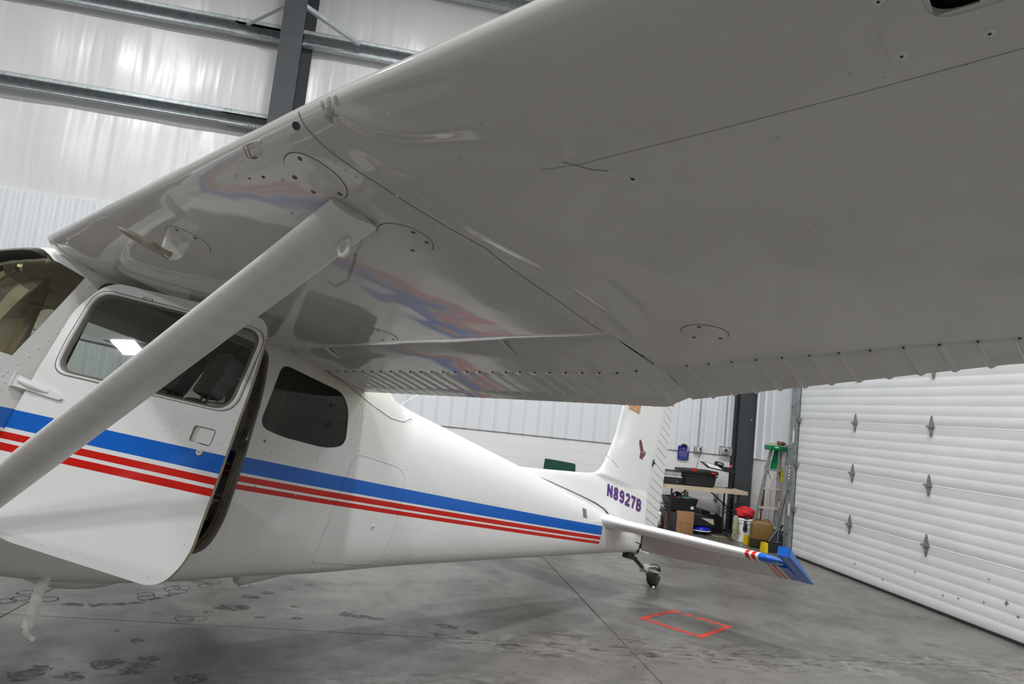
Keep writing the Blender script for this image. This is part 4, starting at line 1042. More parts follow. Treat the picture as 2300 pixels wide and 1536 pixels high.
# inspection covers
def cover_flat(cx, cy, r, screws, sx=1.):
    mb = MB(); n_ = 40
    top = [wsurf(cx+r*sx*math.cos(2*math.pi*i/n_), cy+r*math.sin(2*math.pi*i/n_), .0024)[0] for i in range(n_)]; bot = [wsurf(cx+(r+.001)*sx*math.cos(2*math.pi*i/n_), cy+(r+.001)*math.sin(2*math.pi*i/n_), -.002)[0] for i in range(n_)]
    mb.add(top+bot, [list(range(n_))]+[[i, (i+1) % n_, n_+(i+1) % n_, n_+i] for i in range(n_)], 0)
    for i in range(n_):
        a, b = 2*math.pi*i/n_, 2*math.pi*(i+1)/n_
        q = [wsurf(cx+rr*sx*math.cos(t), cy+rr*math.sin(t), .0005)[0] for t, rr in ((a, r+.0006), (b, r+.0006), (b, r+.0022), (a, r+.0022))]; mb.add(q, [[0, 1, 2, 3]], 1)
    for a in screws:
        p, n = wsurf(cx+r*.82*sx*math.cos(R_(a)), cy+r*.82*math.sin(R_(a)), .0024); mb.dome(p, n, .0068, .0022, 2, 10)
    return mb.build('inspection_cover', [M['wing'], M['seam'], M['screw']], wingL, angle=60, fixn=False)
cover_flat(.135, 2.325, .078, (160, 20, -60, 250)[:4]); cover_flat(.405, 2.350, .074, (60, 110, -30)); cover_flat(1.130, 2.829, .064, (170, 30, -60)); cover_flat(.985, 1.465, .088, (120, 35, 200, -30)); cover_flat(.190, 1.470, .072, (150, 90, 250))
# access plate with the rounded opening
mb = MB(); outp = [(.020, 3.512), (.272, 3.512), (.268, 3.86), (.020, 3.86)]; inn = round_poly([(HOLE[0], HOLE[2]+.008), (HOLE[1], HOLE[2]+.008), (HOLE[1]-.002, HOLE[3]), (HOLE[0], HOLE[3])], .035, 6)
mm = len(inn)
def onrect(p):
    cx, cy = .14, 3.68; d = (p[0]-cx, p[1]-cy); ks = []
    if abs(d[0]) > 1e-6: ks.append(((.272 if d[0] > 0 else .012)-cx)/d[0])
    if abs(d[1]) > 1e-6: ks.append(((3.862 if d[1] > 0 else 3.512)-cy)/d[1])
    k = min(q for q in ks if q > 0); return (cx+d[0]*k, cy+d[1]*k)
rowsP = []
for t in (0, .33, .66, 1): rowsP.append([wsurf(a[0]+(b[0]-a[0])*t, a[1]+(b[1]-a[1])*t, .0022)[0] for a, b in zip(inn, [onrect(p) for p in inn])])
rowsP = [[p+Vector((0, 0, .012)) for p in rowsP[0]]]+rowsP+[[p+Vector((0, 0, .0024)) for p in rowsP[-1]]]
for r_ in rowsP: mb.v += r_
for a in range(len(rowsP)-1):
    for i in range(mm): mb.f.append([a*mm+i, a*mm+(i+1) % mm, (a+1)*mm+(i+1) % mm, (a+1)*mm+i]); mb.m.append(0)
for x, y in ((.259, 3.526), (.262, 3.618), (.167, 3.522), (.262, 3.74), (.06, 3.522)):
    p, n = wsurf(x, y, .0022); mb.dome(p, n, .0070, .0020, 1, 14); mb.box(p+n*.0020+Vector((-.0022, -.0007, -.0003)), p+n*.0023+Vector((.0022, .0007, .0003)), 2); mb.box(p+n*.0020+Vector((-.0007, -.0022, -.0003)), p+n*.0023+Vector((.0007, .0022, .0003)), 2)
mb.build('access_plate', [M['wing'], M['screww'], M['rubber']], wingL, angle=30, fixn=False)
mb = MB(); mb.box((.0+.02, -3.84, w_low(.12, 3.7)+.028), (.262, -3.50, w_low(.12, 3.7)+.033)); mb.tube([(.05, -3.54, w_low(.1, 3.6)+.024), (.12, -3.60, w_low(.1, 3.6)+.016), (.21, -3.70, w_low(.1, 3.6)+.02)], .006, n=8); mb.build('wing_interior', [M['inside']], wingL)
# pitot tube with mast
mb = MB()
bz = w_low(.165, 1.45)
P0 = Vector((.168, -1.45, bz+.004)); 
mb.prism(round_poly([(.128, bz+.01), (.205, bz+.01), (.194, bz-.078), (.137, bz-.081)], [.003, .003, .03, .02], 4), 1, -1.45-.011, -1.45+.011)
pt = mb.build('pitot_mast', [mat('mast_paint', (.90, .89, .84), .45, noise=(40, .3)), M['screw']], wingL, angle=35)
mb = MB(); mb.tube([(.165, -1.45, bz-.068), (.13, -1.449, bz-.067), (.08, -1.448, bz-.064), (.025, -1.447, bz-.060), (.0, -1.4467, bz-.058)], [.0145, .0145, .0135, .010, .003], n=14); mb.build('pitot_tube', [M['pitot']], wingL)
mb = MB(); zc_ = w_low(.66, .52); mb.prism([(.62, zc_+.004), (.71, zc_+.004), (.675, -.098)], 1, -.522, -.518); mb.build('gusset_plate', [M['paint']], wingL, smooth=False)
# leading edge tie hook
mb = MB(); p, n = wsurf(.012, 2.205)
u = Vector((1, 0, 0)); u = (u-n*u.dot(n)).normalized(); v_ = n.cross(u)
mb.tube([p+n*.001-u*.004-v_*.009, p+n*.014-u*.004-v_*.009, p+n*.016+u*.022-v_*.007, p+n*.001+u*.03-v_*.004, p+n*.001+u*.03+v_*.006, p+n*.016+u*.022+v_*.008, p+n*.014-u*.004+v_*.009, p+n*.001-u*.004+v_*.009], .0018, n=8); mb.build('stall_vent_hook', [M['steel']], wingL)
# bent drain tube behind the strut
mb = MB(); p, n = wsurf(.425, 2.10); mb.tube([p, p+n*.02+Vector((.004, .0, 0)), p+n*.075+Vector((.012, .015, 0)), p+n*.098+Vector((.0, .045, 0)), p+n*.088+Vector((-.01, .075, 0))], .0042, n=8); mb.build('fuel_vent_tube', [mat('vent_tube', (.50, .49, .41), .4, noise=(40, .5))], wingL)

# ---------------- struts
def strut(side):
    a = Vector((.262, -2.335, w_low(.262, 2.335)+.004)); b = Vector((.10, -.515, -1.17)); d = (b-a).normalized(); ch = (Vector((1, 0, 0))-d*d.x).normalized(); th = d.cross(ch)
    mb = MB(); n_ = 28; K_ = 12; c_, t_ = .140, .056
    for i in range(K_+1):
        t = i/K_; p = a+(b-a)*t
        for j in range(n_):
            s_ = 2*math.pi*j/n_; xx = math.cos(s_)*.5; yy = math.sin(s_)*.5*(1-.55*xx if xx > 0 else 1)*t_*1.05
            q = p+ch*(xx*c_+.004)+th*yy
            if i == 0: q += d*(.0+.030*max(0, .42-xx)**1.2+.02*max(0, xx-.36)/.14)
            mb.v.append(q)
    for i in range(K_):
        for j in range(n_): mb.f.append([i*n_+j, i*n_+(j+1) % n_, (i+1)*n_+(j+1) % n_, (i+1)*n_+j]); mb.m.append(0)
    mb.f += [list(range(n_))[::-1], [K_*n_+j for j in range(n_)]]; mb.m += [0, 0]
    ribs = MB(); te = [a+(b-a)*t+ch*(.5*c_+.0035) for t in frange(.02, .98, 10)]; mb.tube(te, .0016, n=6, mi=0)
    for v in mb.v: v.y *= side
    st = mb.build('wing_strut', [M['strut']], plane, angle=70)
    mb = MB(); c0 = a+(b-a)*.040+ch*.030; nrm = th if (th.z < 0) else -th
    nrm = nrm.normalized(); r1, r2 = .017, .027; pts = [c0+nrm*(t_*.42)+ (d*math.cos(t)*r2*1.0+nrm*(math.sin(t)*r1*1.5+.008)) for t in frange(-.35*math.pi+.0, 1.35*math.pi, 18)]
    pts = [c0+nrm*(t_*.45+.024+.028*math.sin(t))+ (d*.30+ch*.95).normalized()*0+d*(.018*math.cos(t)) for t in frange(0, 2*math.pi, 20)][:-1]
    mb.tube(pts, .0062, n=10, closed=True)
    for v in mb.v: v.y *= side
    mb.build('tie_down_ring', [M['paint']], st, angle=80)
    return st
M['strut'] = mat('strut_paint', (.74, .735, .71), .33, noise=(25, .06))
strut(1); strut(-1)
# ---------------- fin and rudder
def fin_le(z): return sm(z, [-.25, -.12, -.06, .05, .084, .134, .165, .206, .28, .348, .50, .58, .80, 1.0, 1.30], [2.9, 3.3, 3.66, 4.22, 4.39, 4.60, 4.655, 4.70, 4.735, 4.756, 4.795, 4.812, 4.822, 4.850, 4.90])
HG = 5.482
def fin_t(x, z):
    le = fin_le(z); c = HG-le; s_ = min(max((x-le)/c, 0), 1); T = interp(z, [-.2, .1, 1.3], [.075, .058, .040])
    fl_ = interp(z, [-.25, -.05, .12], [1.5, 1.15, 1.0])
    prof = (1-(1-min(s_/.35, 1))**2)**.5 if s_ < .35 else 1-.30*((s_-.35)/.65)**1.5
    long = min(1, .62/c); pr = prof if c < .9 else (1-(1-min(s_/.6, 1))**2)**.5*(.6+.4*s_)
    return T*pr*fl_
def fin_p(x, z, off=0.): return Vector((x, -fin_t(x, z)-off, z)), Vector((0, -1, 0))
mb = MB(); zs = frange(-.25, .25, 24)+frange(.27, 1.30, 26); n_ = 30
for z in zs:
    le = fin_le(z); row = []
    dent = .02*math.exp(-((z-.70)/.13)**2)+.012*math.exp(-((z-.55)/.05)**2)
    X = [le+(HG-le)*(i/n_)**1.8 for i in range(n_+1)]
    for x in reversed(X): row.append((x, -fin_t(x, z)+dent*math.exp(-((x-le-.06)/.05)**2), z))
    for x in X[1:]: row.append((x, fin_t(x, z), z))
    mb.v += [Vector(p) for p in row]
K_ = 2*n_+1
for a in range(len(zs)-1):
    for j in range(K_-1): mb.f.append([a*K_+j, a*K_+j+1, (a+1)*K_+j+1, (a+1)*K_+j]); mb.m.append(0)
    mb.f.append([a*K_+K_-1, a*K_, (a+1)*K_, (a+1)*K_+K_-1]); mb.m.append(0)
mb.f.append([(len(zs)-1)*K_+j for j in range(K_)]); mb.m.append(0)
ribbon(mb, [(4.72, .335), (4.80, .305), (4.90, .262)], .003, .0012, 1, surf=fin_p); ribbon(mb, [(4.60, -.13), (5.0, -.18), (5.40, -.205)], .0015, .001, 1, surf=fin_p)
fin = mb.build('vertical_fin', [M['fin'], M['seam']], plane, angle=50, fixn=False)
# rubber strip round the fin base
mb = MB(); S = [(3.697, -.088), (4.0, -.098), (4.262, -.108), (4.614, -.126), (4.77, -.150), (4.83, -.180), (4.85, -.205), (4.845, -.232), (4.90, -.225), (4.98, -.212), (5.17, -.192), (5.44, -.182)]
pts = []
for x, z in S:
    y1 = side_y(x, z) if z < f_zt(x)-.004 else 0; pts.append(Vector((x, min(y1, -fin_t(x, z))-.003, z)))
mb.tube(pts, [.0016, .0022, .0028, .004, .0048, .0056, .006, .006, .006, .0056, .005, .004], n=8); mb.build('fin_gap_seal', [M['rubber']], fin)
# rudder
def rte(z): return 5.858-.125*(z+.0)
mb = MB(); zb0, zt0 = -.40, 1.30; st = [zb0, -.36, -.30, -.24]+frange(-.16, 1.22, 26)+[1.27, 1.295, 1.30]
for z in st:
    te = rte(z)-(.06*max(0, (z-1.22)/.08)**2)-(.10*max(0, (-.16-z)/.24)**1.4); t0 = interp(z, [-.4, 1.3], [.05, .036])*(1 if z < 1.29 else .6)
    for k in range(9): s_ = k/8; mb.v.append(Vector((HG+.006+(te-HG-.006)*s_, -(t0*(1-s_)+.003), z)))
    for k in range(9): s_ = 1-k/8; mb.v.append(Vector((HG+.006+(te-HG-.006)*s_, (t0*(1-s_)+.003), z)))
K_ = 18
for a in range(len(st)-1):
    for j in range(K_): b = (j+1) % K_; mb.f.append([a*K_+j, a*K_+b, (a+1)*K_+b, (a+1)*K_+j]); mb.m.append(0)
mb.f.append(list(range(K_))); mb.m.append(0); mb.f.append([(len(st)-1)*K_+j for j in range(K_)][::-1]); mb.m.append(0)
def rud_p(x, z, off=0.):
    te = rte(z); t0 = interp(z, [-.4, 1.3], [.05, .036]); s_ = min(max((x-HG)/(te-HG), 0), 1); return Vector((x, -(t0*(1-s_)+.003)-off, z)), Vector((0, -1, 0))
z = -.30
while z < 1.12:
    ribbon(mb, [(HG+.02, z), (rte(z)-.004, z-.045)], .0032, .0012, 1, surf=rud_p, dens=.08); z += .0775
rud = mb.build('rudder', [M['fin'], M['seam']], plane, angle=40)
mb = MB(); mb.sphere((rte(.02)+.012, 0, .02), .028, (1.1, .6, .9)); mb.cyl((rte(.02)+.01, 0, .0), (rte(.0)+.02, 0, -.045), .014, n=12); mb.build('tail_light', [mat('tail_light', (.75, .74, .70), .25)], rud)
mb = MB(); mb.box((HG-.006, -.052, .43), (HG+.004, -.044, .50)); mb.box((HG-.01, -.056, .455), (HG+.022, -.048, .475)); mb.build('rudder_hinge', [M['rubber']], rud)
# registration on the fin
def arcp(cx, cz, rx, rz, a0, a1, n=9): return [(cx+rx*math.cos(R_(a0+(a1-a0)*k/n)), cz+rz*math.sin(R_(a0+(a1-a0)*k/n))) for k in range(n+1)]
GLY = {   # heavy condensed strokes in a 1 x 1.9 cell
    'N': [[(.16, 0), (.16, 1.9)], [(.16, 1.72), (.84, .18)], [(.84, 0), (.84, 1.9)]],
    '8': [arcp(.5, 1.40, .27, .34, 0, 360, 20), arcp(.5, .50, .31, .34, 0, 360, 20)],
    '9': [arcp(.5, 1.33, .31, .40, 0, 360, 20), arcp(.81, 1.33, .0, .0, 0, 0, 1)+[(.81, .60)]+arcp(.5, .52, .31, .36, 0, -165, 10)],
    '2': [arcp(.5, 1.32, .31, .42, 165, -20, 10)+[(.68, .92), (.26, .36), (.19, .16)], [(.04, .16), (.96, .16)]],
    '7': [[(.04, 1.74), (.96, 1.74)], [(.80, 1.74), (.60, 1.1), (.46, .5), (.42, 0)]],
    'B': [[(.18, 0), (.18, 1.9)], [(.18, 1.74), (.55, 1.74)]+arcp(.55, 1.38, .27, .36, 90, -90, 8)+[(.18, 1.02)], [(.18, 1.02), (.55, 1.02)]+arcp(.55, .59, .31, .43, 90, -90, 8)+[(.18, .16)]]}
def place_text(s, x0, z0, wd, ht, slope, shear, sw, lift, m, parent, name, surf):
    mb = MB(); cw = wd/len(s); k = 0
    for i, ch in enumerate(s):
        for st in GLY[ch]:
            pts = []
            for u, v in st:
                if pts and abs(pts[-1][2]-u)+abs(pts[-1][3]-v) < 1e-4: continue
                X = x0+cw*i+u*cw*.86; Zl = v/1.9*ht; pts.append((X+shear*Zl, z0+Zl+slope*(X-x0), u, v))
            ribbon(mb, [(p[0], p[1]) for p in pts], sw, lift+k*.00004, 0, surf=surf, dens=.02); k += 1
    return mb.build(name, [m], parent, smooth=False, fixn=False)
regr = mat('registration_red', (.62, .06, .08), .35); regb = mat('registration_blue', (.045, .035, .25), .35)
place_text('N8927B', 4.800, -.024, .604, .110, -.042, -.03, .0315, .0012, regr, fin, 'registration_outline', fin_p)
place_text('N8927B', 4.800, -.024, .604, .110, -.042, -.03, .0235, .0026, regb, fin, 'registration_number', fin_p)
# eagle decal
eag = [(0, 0), (.012, .03), (-.002, .045), (-.020, .085), (-.036, .105), (-.050, .100), (-.046, .080), (-.040, .055), (-.028, .030), (-.018, .008), (-.020, -.030), (-.012, -.052), (.0, -.040), (.010, -.056), (.014, -.030), (.026, -.005), (.030, .022), (.022, .034)]
mb = MB(); q = [fin_p(5.250+a*2.1, .495+b*1.15, .0012)[0] for a, b in eag]; mb.add(q, [list(range(len(q)))], 0)
mb.add([fin_p(5.245+a, .495+b, .0018)[0] for a, b in ((-.004, .008), (.008, .014), (.004, .028), (-.006, .022))], [[0, 1, 2, 3]], 1)
mb.build('eagle_decal', [mat('eagle_brown', (.20, .07, .085), .5, noise=(120, .8)), mat('eagle_white', (.6, .5, .5), .5)], fin, smooth=False)

# ---------------- stabilizers and elevators
def stab(side):
    def le(y): return 4.655-.035*max(0, 1-abs(y-.14)/.14)+.135*max(0, (y-.1))/1.5+max(0, (y-1.58)/.09)**2*.05
    HX2 = 5.05
    mb = MB(); ysl = [.06]+frange(.10, 1.56, 20)+[1.60, 1.63, 1.65, 1.665]; n_ = 18
    for y in ysl:
        tt = interp(y, [.06, .22, .34, 1.5, 1.62, 1.665], [.066, .060, .048, .036, .032, .008]); zc = -.250-.006*y
        for i in range(n_+1): s_ = ((n_-i)/n_)**1.9; x = le(y)+(HX2-le(y))*s_; th = tt*((1-(1-min(s_/.4, 1))**2)**.5 if s_ < .4 else 1-.45*((s_-.4)/.6)**1.6); mb.v.append(Vector((x, -y, zc-th)))
        for i in range(1, n_+1): s_ = (i/n_)**1.9; x = le(y)+(HX2-le(y))*s_; th = tt*((1-(1-min(s_/.4, 1))**2)**.5 if s_ < .4 else 1-.45*((s_-.4)/.6)**1.6); mb.v.append(Vector((x, -y, zc+th)))
    K_ = 2*n_+1
    for a in range(len(ysl)-1):
        for j in range(K_): b = (j+1) % K_; mb.f.append([a*K_+j, a*K_+b, (a+1)*K_+b, (a+1)*K_+j]); mb.m.append(0)
    mb.f.append(list(range(K_))); mb.m.append(0); mb.f.append([(len(ysl)-1)*K_+j for j in range(K_)][::-1]); mb.m.append(0)
    for v in mb.v: v.y *= side
    o = mb.build('horizontal_stabilizer', [M['stab']], plane, angle=50)
    # elevator
    YI = .36
    def tez(y): return interp(y, [.3, .5, 1.7], [-.415, -.405, -.338])
    mb = MB(); ysl = [.36]
    y = .40
    yb = []
    while y < 1.58: ysl += [y-.006, y, y+.006]; yb.append(y); y += .076
    ysl += [1.60, 1.645, 1.672]; ysl = sorted(ysl); n_ = 8
    def sec(y, x0, x1, z0, z1, t0, beadh=0):
        r_ = []
        for i in range(n_+1): s_ = i/n_; r_.append(Vector((x0+(x1-x0)*s_, -y, z0+(z1-z0)*s_-t0*(1-s_)-.002-beadh*(s_ > .08)*(s_ < .97))))
        for i in range(n_+1): s_ = 1-i/n_; r_.append(Vector((x0+(x1-x0)*s_, -y, z0+(z1-z0)*s_+t0*(1-s_)+.002)))
        return r_
    for y in ysl:
        te = 5.362; x1 = te if y > .56 else 5.362-(.56-y)*1.45
        mb.v += sec(y, HX2+.006, x1, -.252-.004*y, tez(y), .026, .004 if any(abs(y-q) < 1e-4 for q in yb) else 0)
    K_ = 2*(n_+1)
    for a in range(len(ysl)-1):
        for j in range(K_): b = (j+1) % K_; mb.f.append([a*K_+j, a*K_+b, (a+1)*K_+b, (a+1)*K_+j]); mb.m.append(0)
    mb.f.append(list(range(K_))); mb.m.append(0); mb.f.append([(len(ysl)-1)*K_+j for j in range(K_)][::-1]); mb.m.append(0)
    # balance horn at the tip
    b0 = len(mb.v); hy = (1.672, 1.690, 1.755, 1.768)
    for y in (1.640,): pass
    slp = (tez(1.7)+.252)/(5.375-HX2)
    def hs(y, x0, t0):
        r_ = []
        for i in range(n_+1): s_ = i/n_; x = x0+(5.364-x0)*s_; th = t0*(1-.82*s_); r_.append(Vector((x, -y, -.256+slp*(x-HX2)-th)))
        for i in range(n_+1): s_ = 1-i/n_; x = x0+(5.364-x0)*s_; th = t0*(1-.82*s_); r_.append(Vector((x, -y, -.256+slp*(x-HX2)+th)))
        return r_
    for y, x0, t0 in ((1.672, 4.800, .030), (1.682, 4.795, .034), (1.752, 4.795, .034), (1.764, 4.805, .028)): mb.v += hs(y, x0, t0)
    for a in range(3):
        for j in range(K_): b = (j+1) % K_; mb.f.append([b0+a*K_+j, b0+a*K_+b, b0+(a+1)*K_+b, b0+(a+1)*K_+j]); mb.m.append(0)
    mb.f.append([b0+j for j in range(K_)]); mb.m.append(0); mb.f.append([b0+3*K_+j for j in range(K_)][::-1]); mb.m.append(0)
    # bridge between elevator and horn behind the hinge
    for v in mb.v: v.y *= side
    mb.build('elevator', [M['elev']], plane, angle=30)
    return o
stab(1); stab(-1)

# ---------------- tail wheel
mb = MB()
sp = [(5.25, 0, -.452), (5.45, 0, -.470), (5.60, 0, -.500), (5.74, 0, -.545), (5.83, 0, -.580)]
for k, (o_, l) in enumerate(((0, 5), (.010, 4), (.020, 3))):
    q = sp[:l] if l == 5 else sp[:l]+[(sp[l][0]-.06, 0, sp[l][2]+.03)] if l < 5 else sp
    vs_ = []
    for p in sp[:l]: vs_ += [Vector((p[0], -.022, p[2]+o_)), Vector((p[0], .022, p[2]+o_)), Vector((p[0], .022, p[2]+o_+.008)), Vector((p[0], -.022, p[2]+o_+.008))]
    fs = []
    for a in range(l-1):
        for j in range(4): fs.append([a*4+j, a*4+(j+1) % 4, (a+1)*4+(j+1) % 4, (a+1)*4+j])
    fs += [[0, 1, 2, 3], [(l-1)*4+j for j in range(4)][::-1]]; mb.add(vs_, fs, 0)
mb.box((5.40, -.03, -.50), (5.52, .03, -.41)); mb.box((5.44, -.035, -.44), (5.56, .035, -.30), 1)
tsp = mb.build('tailwheel_spring', [M['dsteel'], M['steel']], plane, smooth=False)
mb = MB(); mb.tube([(5.42, -.05, -.445), (5.60, -.075, -.53), (5.70, -.09, -.585), (5.76, -.05, -.60)], .004, n=8); mb.build('steering_spring', [M['dsteel']], tsp)
mb = MB(); mb.box((5.18, -.105, -.345), (5.26, -.09, -.325)); mb.tube([(5.22, -.098, -.335), (5.38, -.095, -.338), (5.50, -.09, -.335)], .0035, n=8); mb.tube([(5.50, -.08, -.24), (5.51, -.085, -.33), (5.56, -.06, -.37)], .011, n=8); mb.tube([(5.44, -.07, -.36), (5.53, -.055, -.42), (5.55, -.05, -.33)], .007, n=8); mb.tube([(5.58, -.04, -.27), (5.64, -.05, -.36)], .005, n=8); mb.build('rudder_bellcrank', [M['dsteel']], plane)
WA = AIR.inverted()
wl = lambda x, y, z: WA @ Vector((x, y, z))
wc = Vector((2.825, 6.86, .112)); axw = Vector((.78, -.63, 0)).normalized()
def wheel_parts(center, axis, R1, wd, parent, hubm, mats_t):
    q = axis.to_track_quat('Z', 'Y').to_matrix().to_4x4(); T4 = WA @ Matrix.Translation(center) @ q
    mb = MB(); pr = []
    for k in range(13): a = math.pi*k/12; pr.append((R1-wd*.42+wd*.42*math.sin(a)**.6, -wd/2*math.cos(a)))
    pr = [(R1*.42, -wd*.36)]+[(R1*.55, -wd*.46)]+pr+[(R1*.55, wd*.46), (R1*.42, wd*.36)]
    mb.lathe(pr, n=36, M4=T4); t = mb.build('tire', [mats_t], parent, angle=50)
    mb = MB(); mb.lathe([(.008, -wd*.40), (R1*.2, -wd*.40), (R1*.22, -wd*.2), (R1*.40, -wd*.22), (R1*.44, -wd*.36), (R1*.44, wd*.36), (R1*.40, wd*.22), (R1*.22, wd*.2), (R1*.2, wd*.40), (.008, wd*.40)], n=28, M4=T4); mb.build('hub', [hubm], parent, angle=35)
    return t
twr = wheel_parts(wc, axw, .112, .100, tsp, M['steel'], M['tire'])
fw = Vector((-axw.y, axw.x, 0)); fw = -fw if fw.dot(Vector((-.6, -.5, 0))) < 0 else fw
mb = MB()
hd = AIR @ Vector((5.79, 0, -.545))
for s_ in (1, -1):
    o_ = axw*(.060*s_); p = [hd+axw*.03*s_, hd+axw*.058*s_+(wc-hd)*.25, wc+o_+Vector((0, 0, .03)), wc+o_]
    mb.tube([WA @ a for a in p], [.016, .015, .013, .012], n=10, flat=None)
mb.lathe([(.001, -.02), (.042, -.02), (.048, 0), (.048, .03), (.038, .05), (.001, .052)], M4=WA @ Matrix.Translation(hd+Vector((0, 0, -.01))), n=20)
mb.box(WA @ (hd+Vector((-.02, -.02, .03))), WA @ (hd+Vector((.02, .02, .05))))
mb.tube([WA @ (hd+Vector((.02, -.02, .02))), WA @ (hd+Vector((.09, -.05, .035))), WA @ (hd+Vector((.12, -.06, .03)))], [.012, .010, .008], n=8)
mb.build('tailwheel_fork', [mat('fork_paint', (.55, .54, .50), .5, metal=.2, noise=(25, .5))], tsp, angle=50)
mb = MB(); mb.sphere(wl(wc.x-.035, wc.y-.105, .014), .013, u=10, v=8); mb.build('grease_cap', [M['screww']], tsp)

# ---------------- main gear (stands just outside the left edge of the picture)
for s_ in (-1, 1):
    a = Vector((-.12, s_*.40, -1.22)); hubL = Vector((-.30, s_*1.16, 0)); 
    # find local z so that the wheel touches the floor
    Rw = .215
    hubL.z = -((AIR @ Vector((hubL.x, hubL.y, 0))).z-Rw)/AIR[2][2]
    cw = AIR @ hubL; ax = (AIR.to_3x3() @ Vector((0, s_, 0))); ax.z = 0; ax.normalize()
    mb = MB(); pts = [a, a+(hubL-a)*.35+Vector((0, s_*.02, .03)), a+(hubL-a)*.8, hubL-Vector((0, s_*.09, -.01))]
    mb.tube(pts, [.045, .04, .034, .028], n=12, flat=((0, .75, .66), .5)); g = mb.build('main_gear_leg', [M['paint']], plane)
    wheel_parts(cw, ax, Rw, .15, g, mat('wheel_hub', (.6, .6, .6), .4, metal=.5), M['tire'])

# ---------------- cabin interior
mb = MB(); mb.box((-.55, -.46, -1.22), (1.0, .46, -1.18)); mb.box((1.0, -.44, -1.05), (1.8, .44, -1.02)); mb.box((1.78, -.42, -1.03), (1.81, .42, -.12)); mb.box((-.58, -.45, -1.2), (-.50, .45, -.50)); mb.build('cabin_floor', [M['dark']], plane)
mb = MB(); mb.box((-.50, -.44, -.74), (-.38, .44, -.455), bev=.02); mb.build('instrument_panel', [mat('panel_black', (.035, .034, .033), .6)], plane)
def seat(x, y, name='front_seat', wd=.20):
    mb = MB(); mb.box((x, y-wd, -.98), (x+.46, y+wd, -.84), bev=.05); mb.box((x+.05, y-wd*.8, -1.2), (x+.40, y+wd*.8, -.98)); s = mb.build(name, [M['grey_seat']], plane)
    mb = MB(); T4 = Matrix.Translation((x+.44, y, -.86)) @ Matrix.Rotation(R_(14), 4, 'Y')
    mb.prism(round_poly([(-wd, 0), (wd, 0), (wd*.98, .36), (wd*.55, .46), (-wd*.55, .46), (-wd*.98, .36)], [.02, .02, .1, .06, .06, .1], 6), 0, -.05, .05, f=lambda v: T4 @ v); mb.build('backrest', [M['grey_seat']], s, angle=50)
    return s, T4
for yy in (-.235, .235):
    s, T4 = seat(.38, yy)
    mb = MB(); mb.prism(round_poly([(-.115, .50), (.115, .50), (.12, .70), (.08, .74), (-.08, .74), (-.12, .70)], [.04]*6, 6), 0, -.04, .035, f=lambda v: T4 @ v); mb.tube([T4 @ Vector((0, -.04, .42)), T4 @ Vector((0, -.04, .54))], .006, n=6); mb.tube([T4 @ Vector((0, .04, .42)), T4 @ Vector((0, .04, .54))], .006, n=6)
    mb.build('headrest', [M['grey_seat']], s, angle=50)
mb = MB(); mb.box((1.25, -.42, -.98), (1.66, .42, -.86), bev=.04); s = mb.build('rear_bench', [M['grey_seat']], plane)
mb = MB(); mb.box((1.62, -.42, -.92), (1.74, .42, -.42), bev=.04); mb.build('backrest', [M['grey_seat']], s)
mb = MB(); mb.tube([(1.20, -.46, -.10), (1.22, -.47, -.55), (1.18, -.47, -1.05)], .022, n=8, flat=((1, 0, 0), 1)); mb.build('belt_pillar', [M['beige']], plane)
# cloth trim over the A post, seen through the windshield; outside air thermometer
mb = MB(); mb.tube([(.215, .455, .0), (.218, .46, -.10), (.22, .465, -.25), (.228, .468, -.42), (.235, .47, -.55)], [.020, .030, .034, .040, .044], n=14); mb.build('post_trim', [M['beige']], plane)
mb = MB(); mb.sphere((-.01, -.25, -.125), .019); mb.cyl((-.01, -.25, -.125), (-.065, -.27, -.218), .005, n=8); mb.build('air_thermometer', [mat('chrome', (.8, .8, .8), .1, metal=1)], plane)
# nose: spinner and propeller, outside the picture to the left
mb = MB(); mb.lathe([(.15, 0), (.145, .06), (.11, .15), (.05, .22), (.002, .245)], M4=Matrix.Translation((-1.78, 0, -.80)) @ Matrix.Rotation(R_(-90), 4, 'Y'), n=28); sp_ = mb.build('spinner', [M['paint']], plane)
mb = MB()
for s_ in (1, -1): mb.tube([(-1.85, 0, -.80), (-1.85, s_*.25, -.80+s_*.02), (-1.85, s_*.6, -.80+s_*.05), (-1.85, s_*.92, -.80+s_*.08)], [.035, .06, .055, .02], n=10, flat=((1, 0, .3), .25))
mb.build('propeller', [M['rubber']], plane)

# ------------------------------------------------------------------ things along the back wall
blk = mat('black_plastic', (.016, .016, .017), .42, noise=(20, .2)); redp = mat('red_plastic', (.45, .02, .015), .35)
tan = mat('tan_tabletop', (.60, .50, .36), .55, noise=(6, .12)); gry = mat('grey_tube', (.035, .035, .038), .4, metal=.3)
whp = mat('white_plastic', (.75, .76, .76), .35); card = mat('cardboard', (.36, .20, .09), .85, noise=(9, .15))
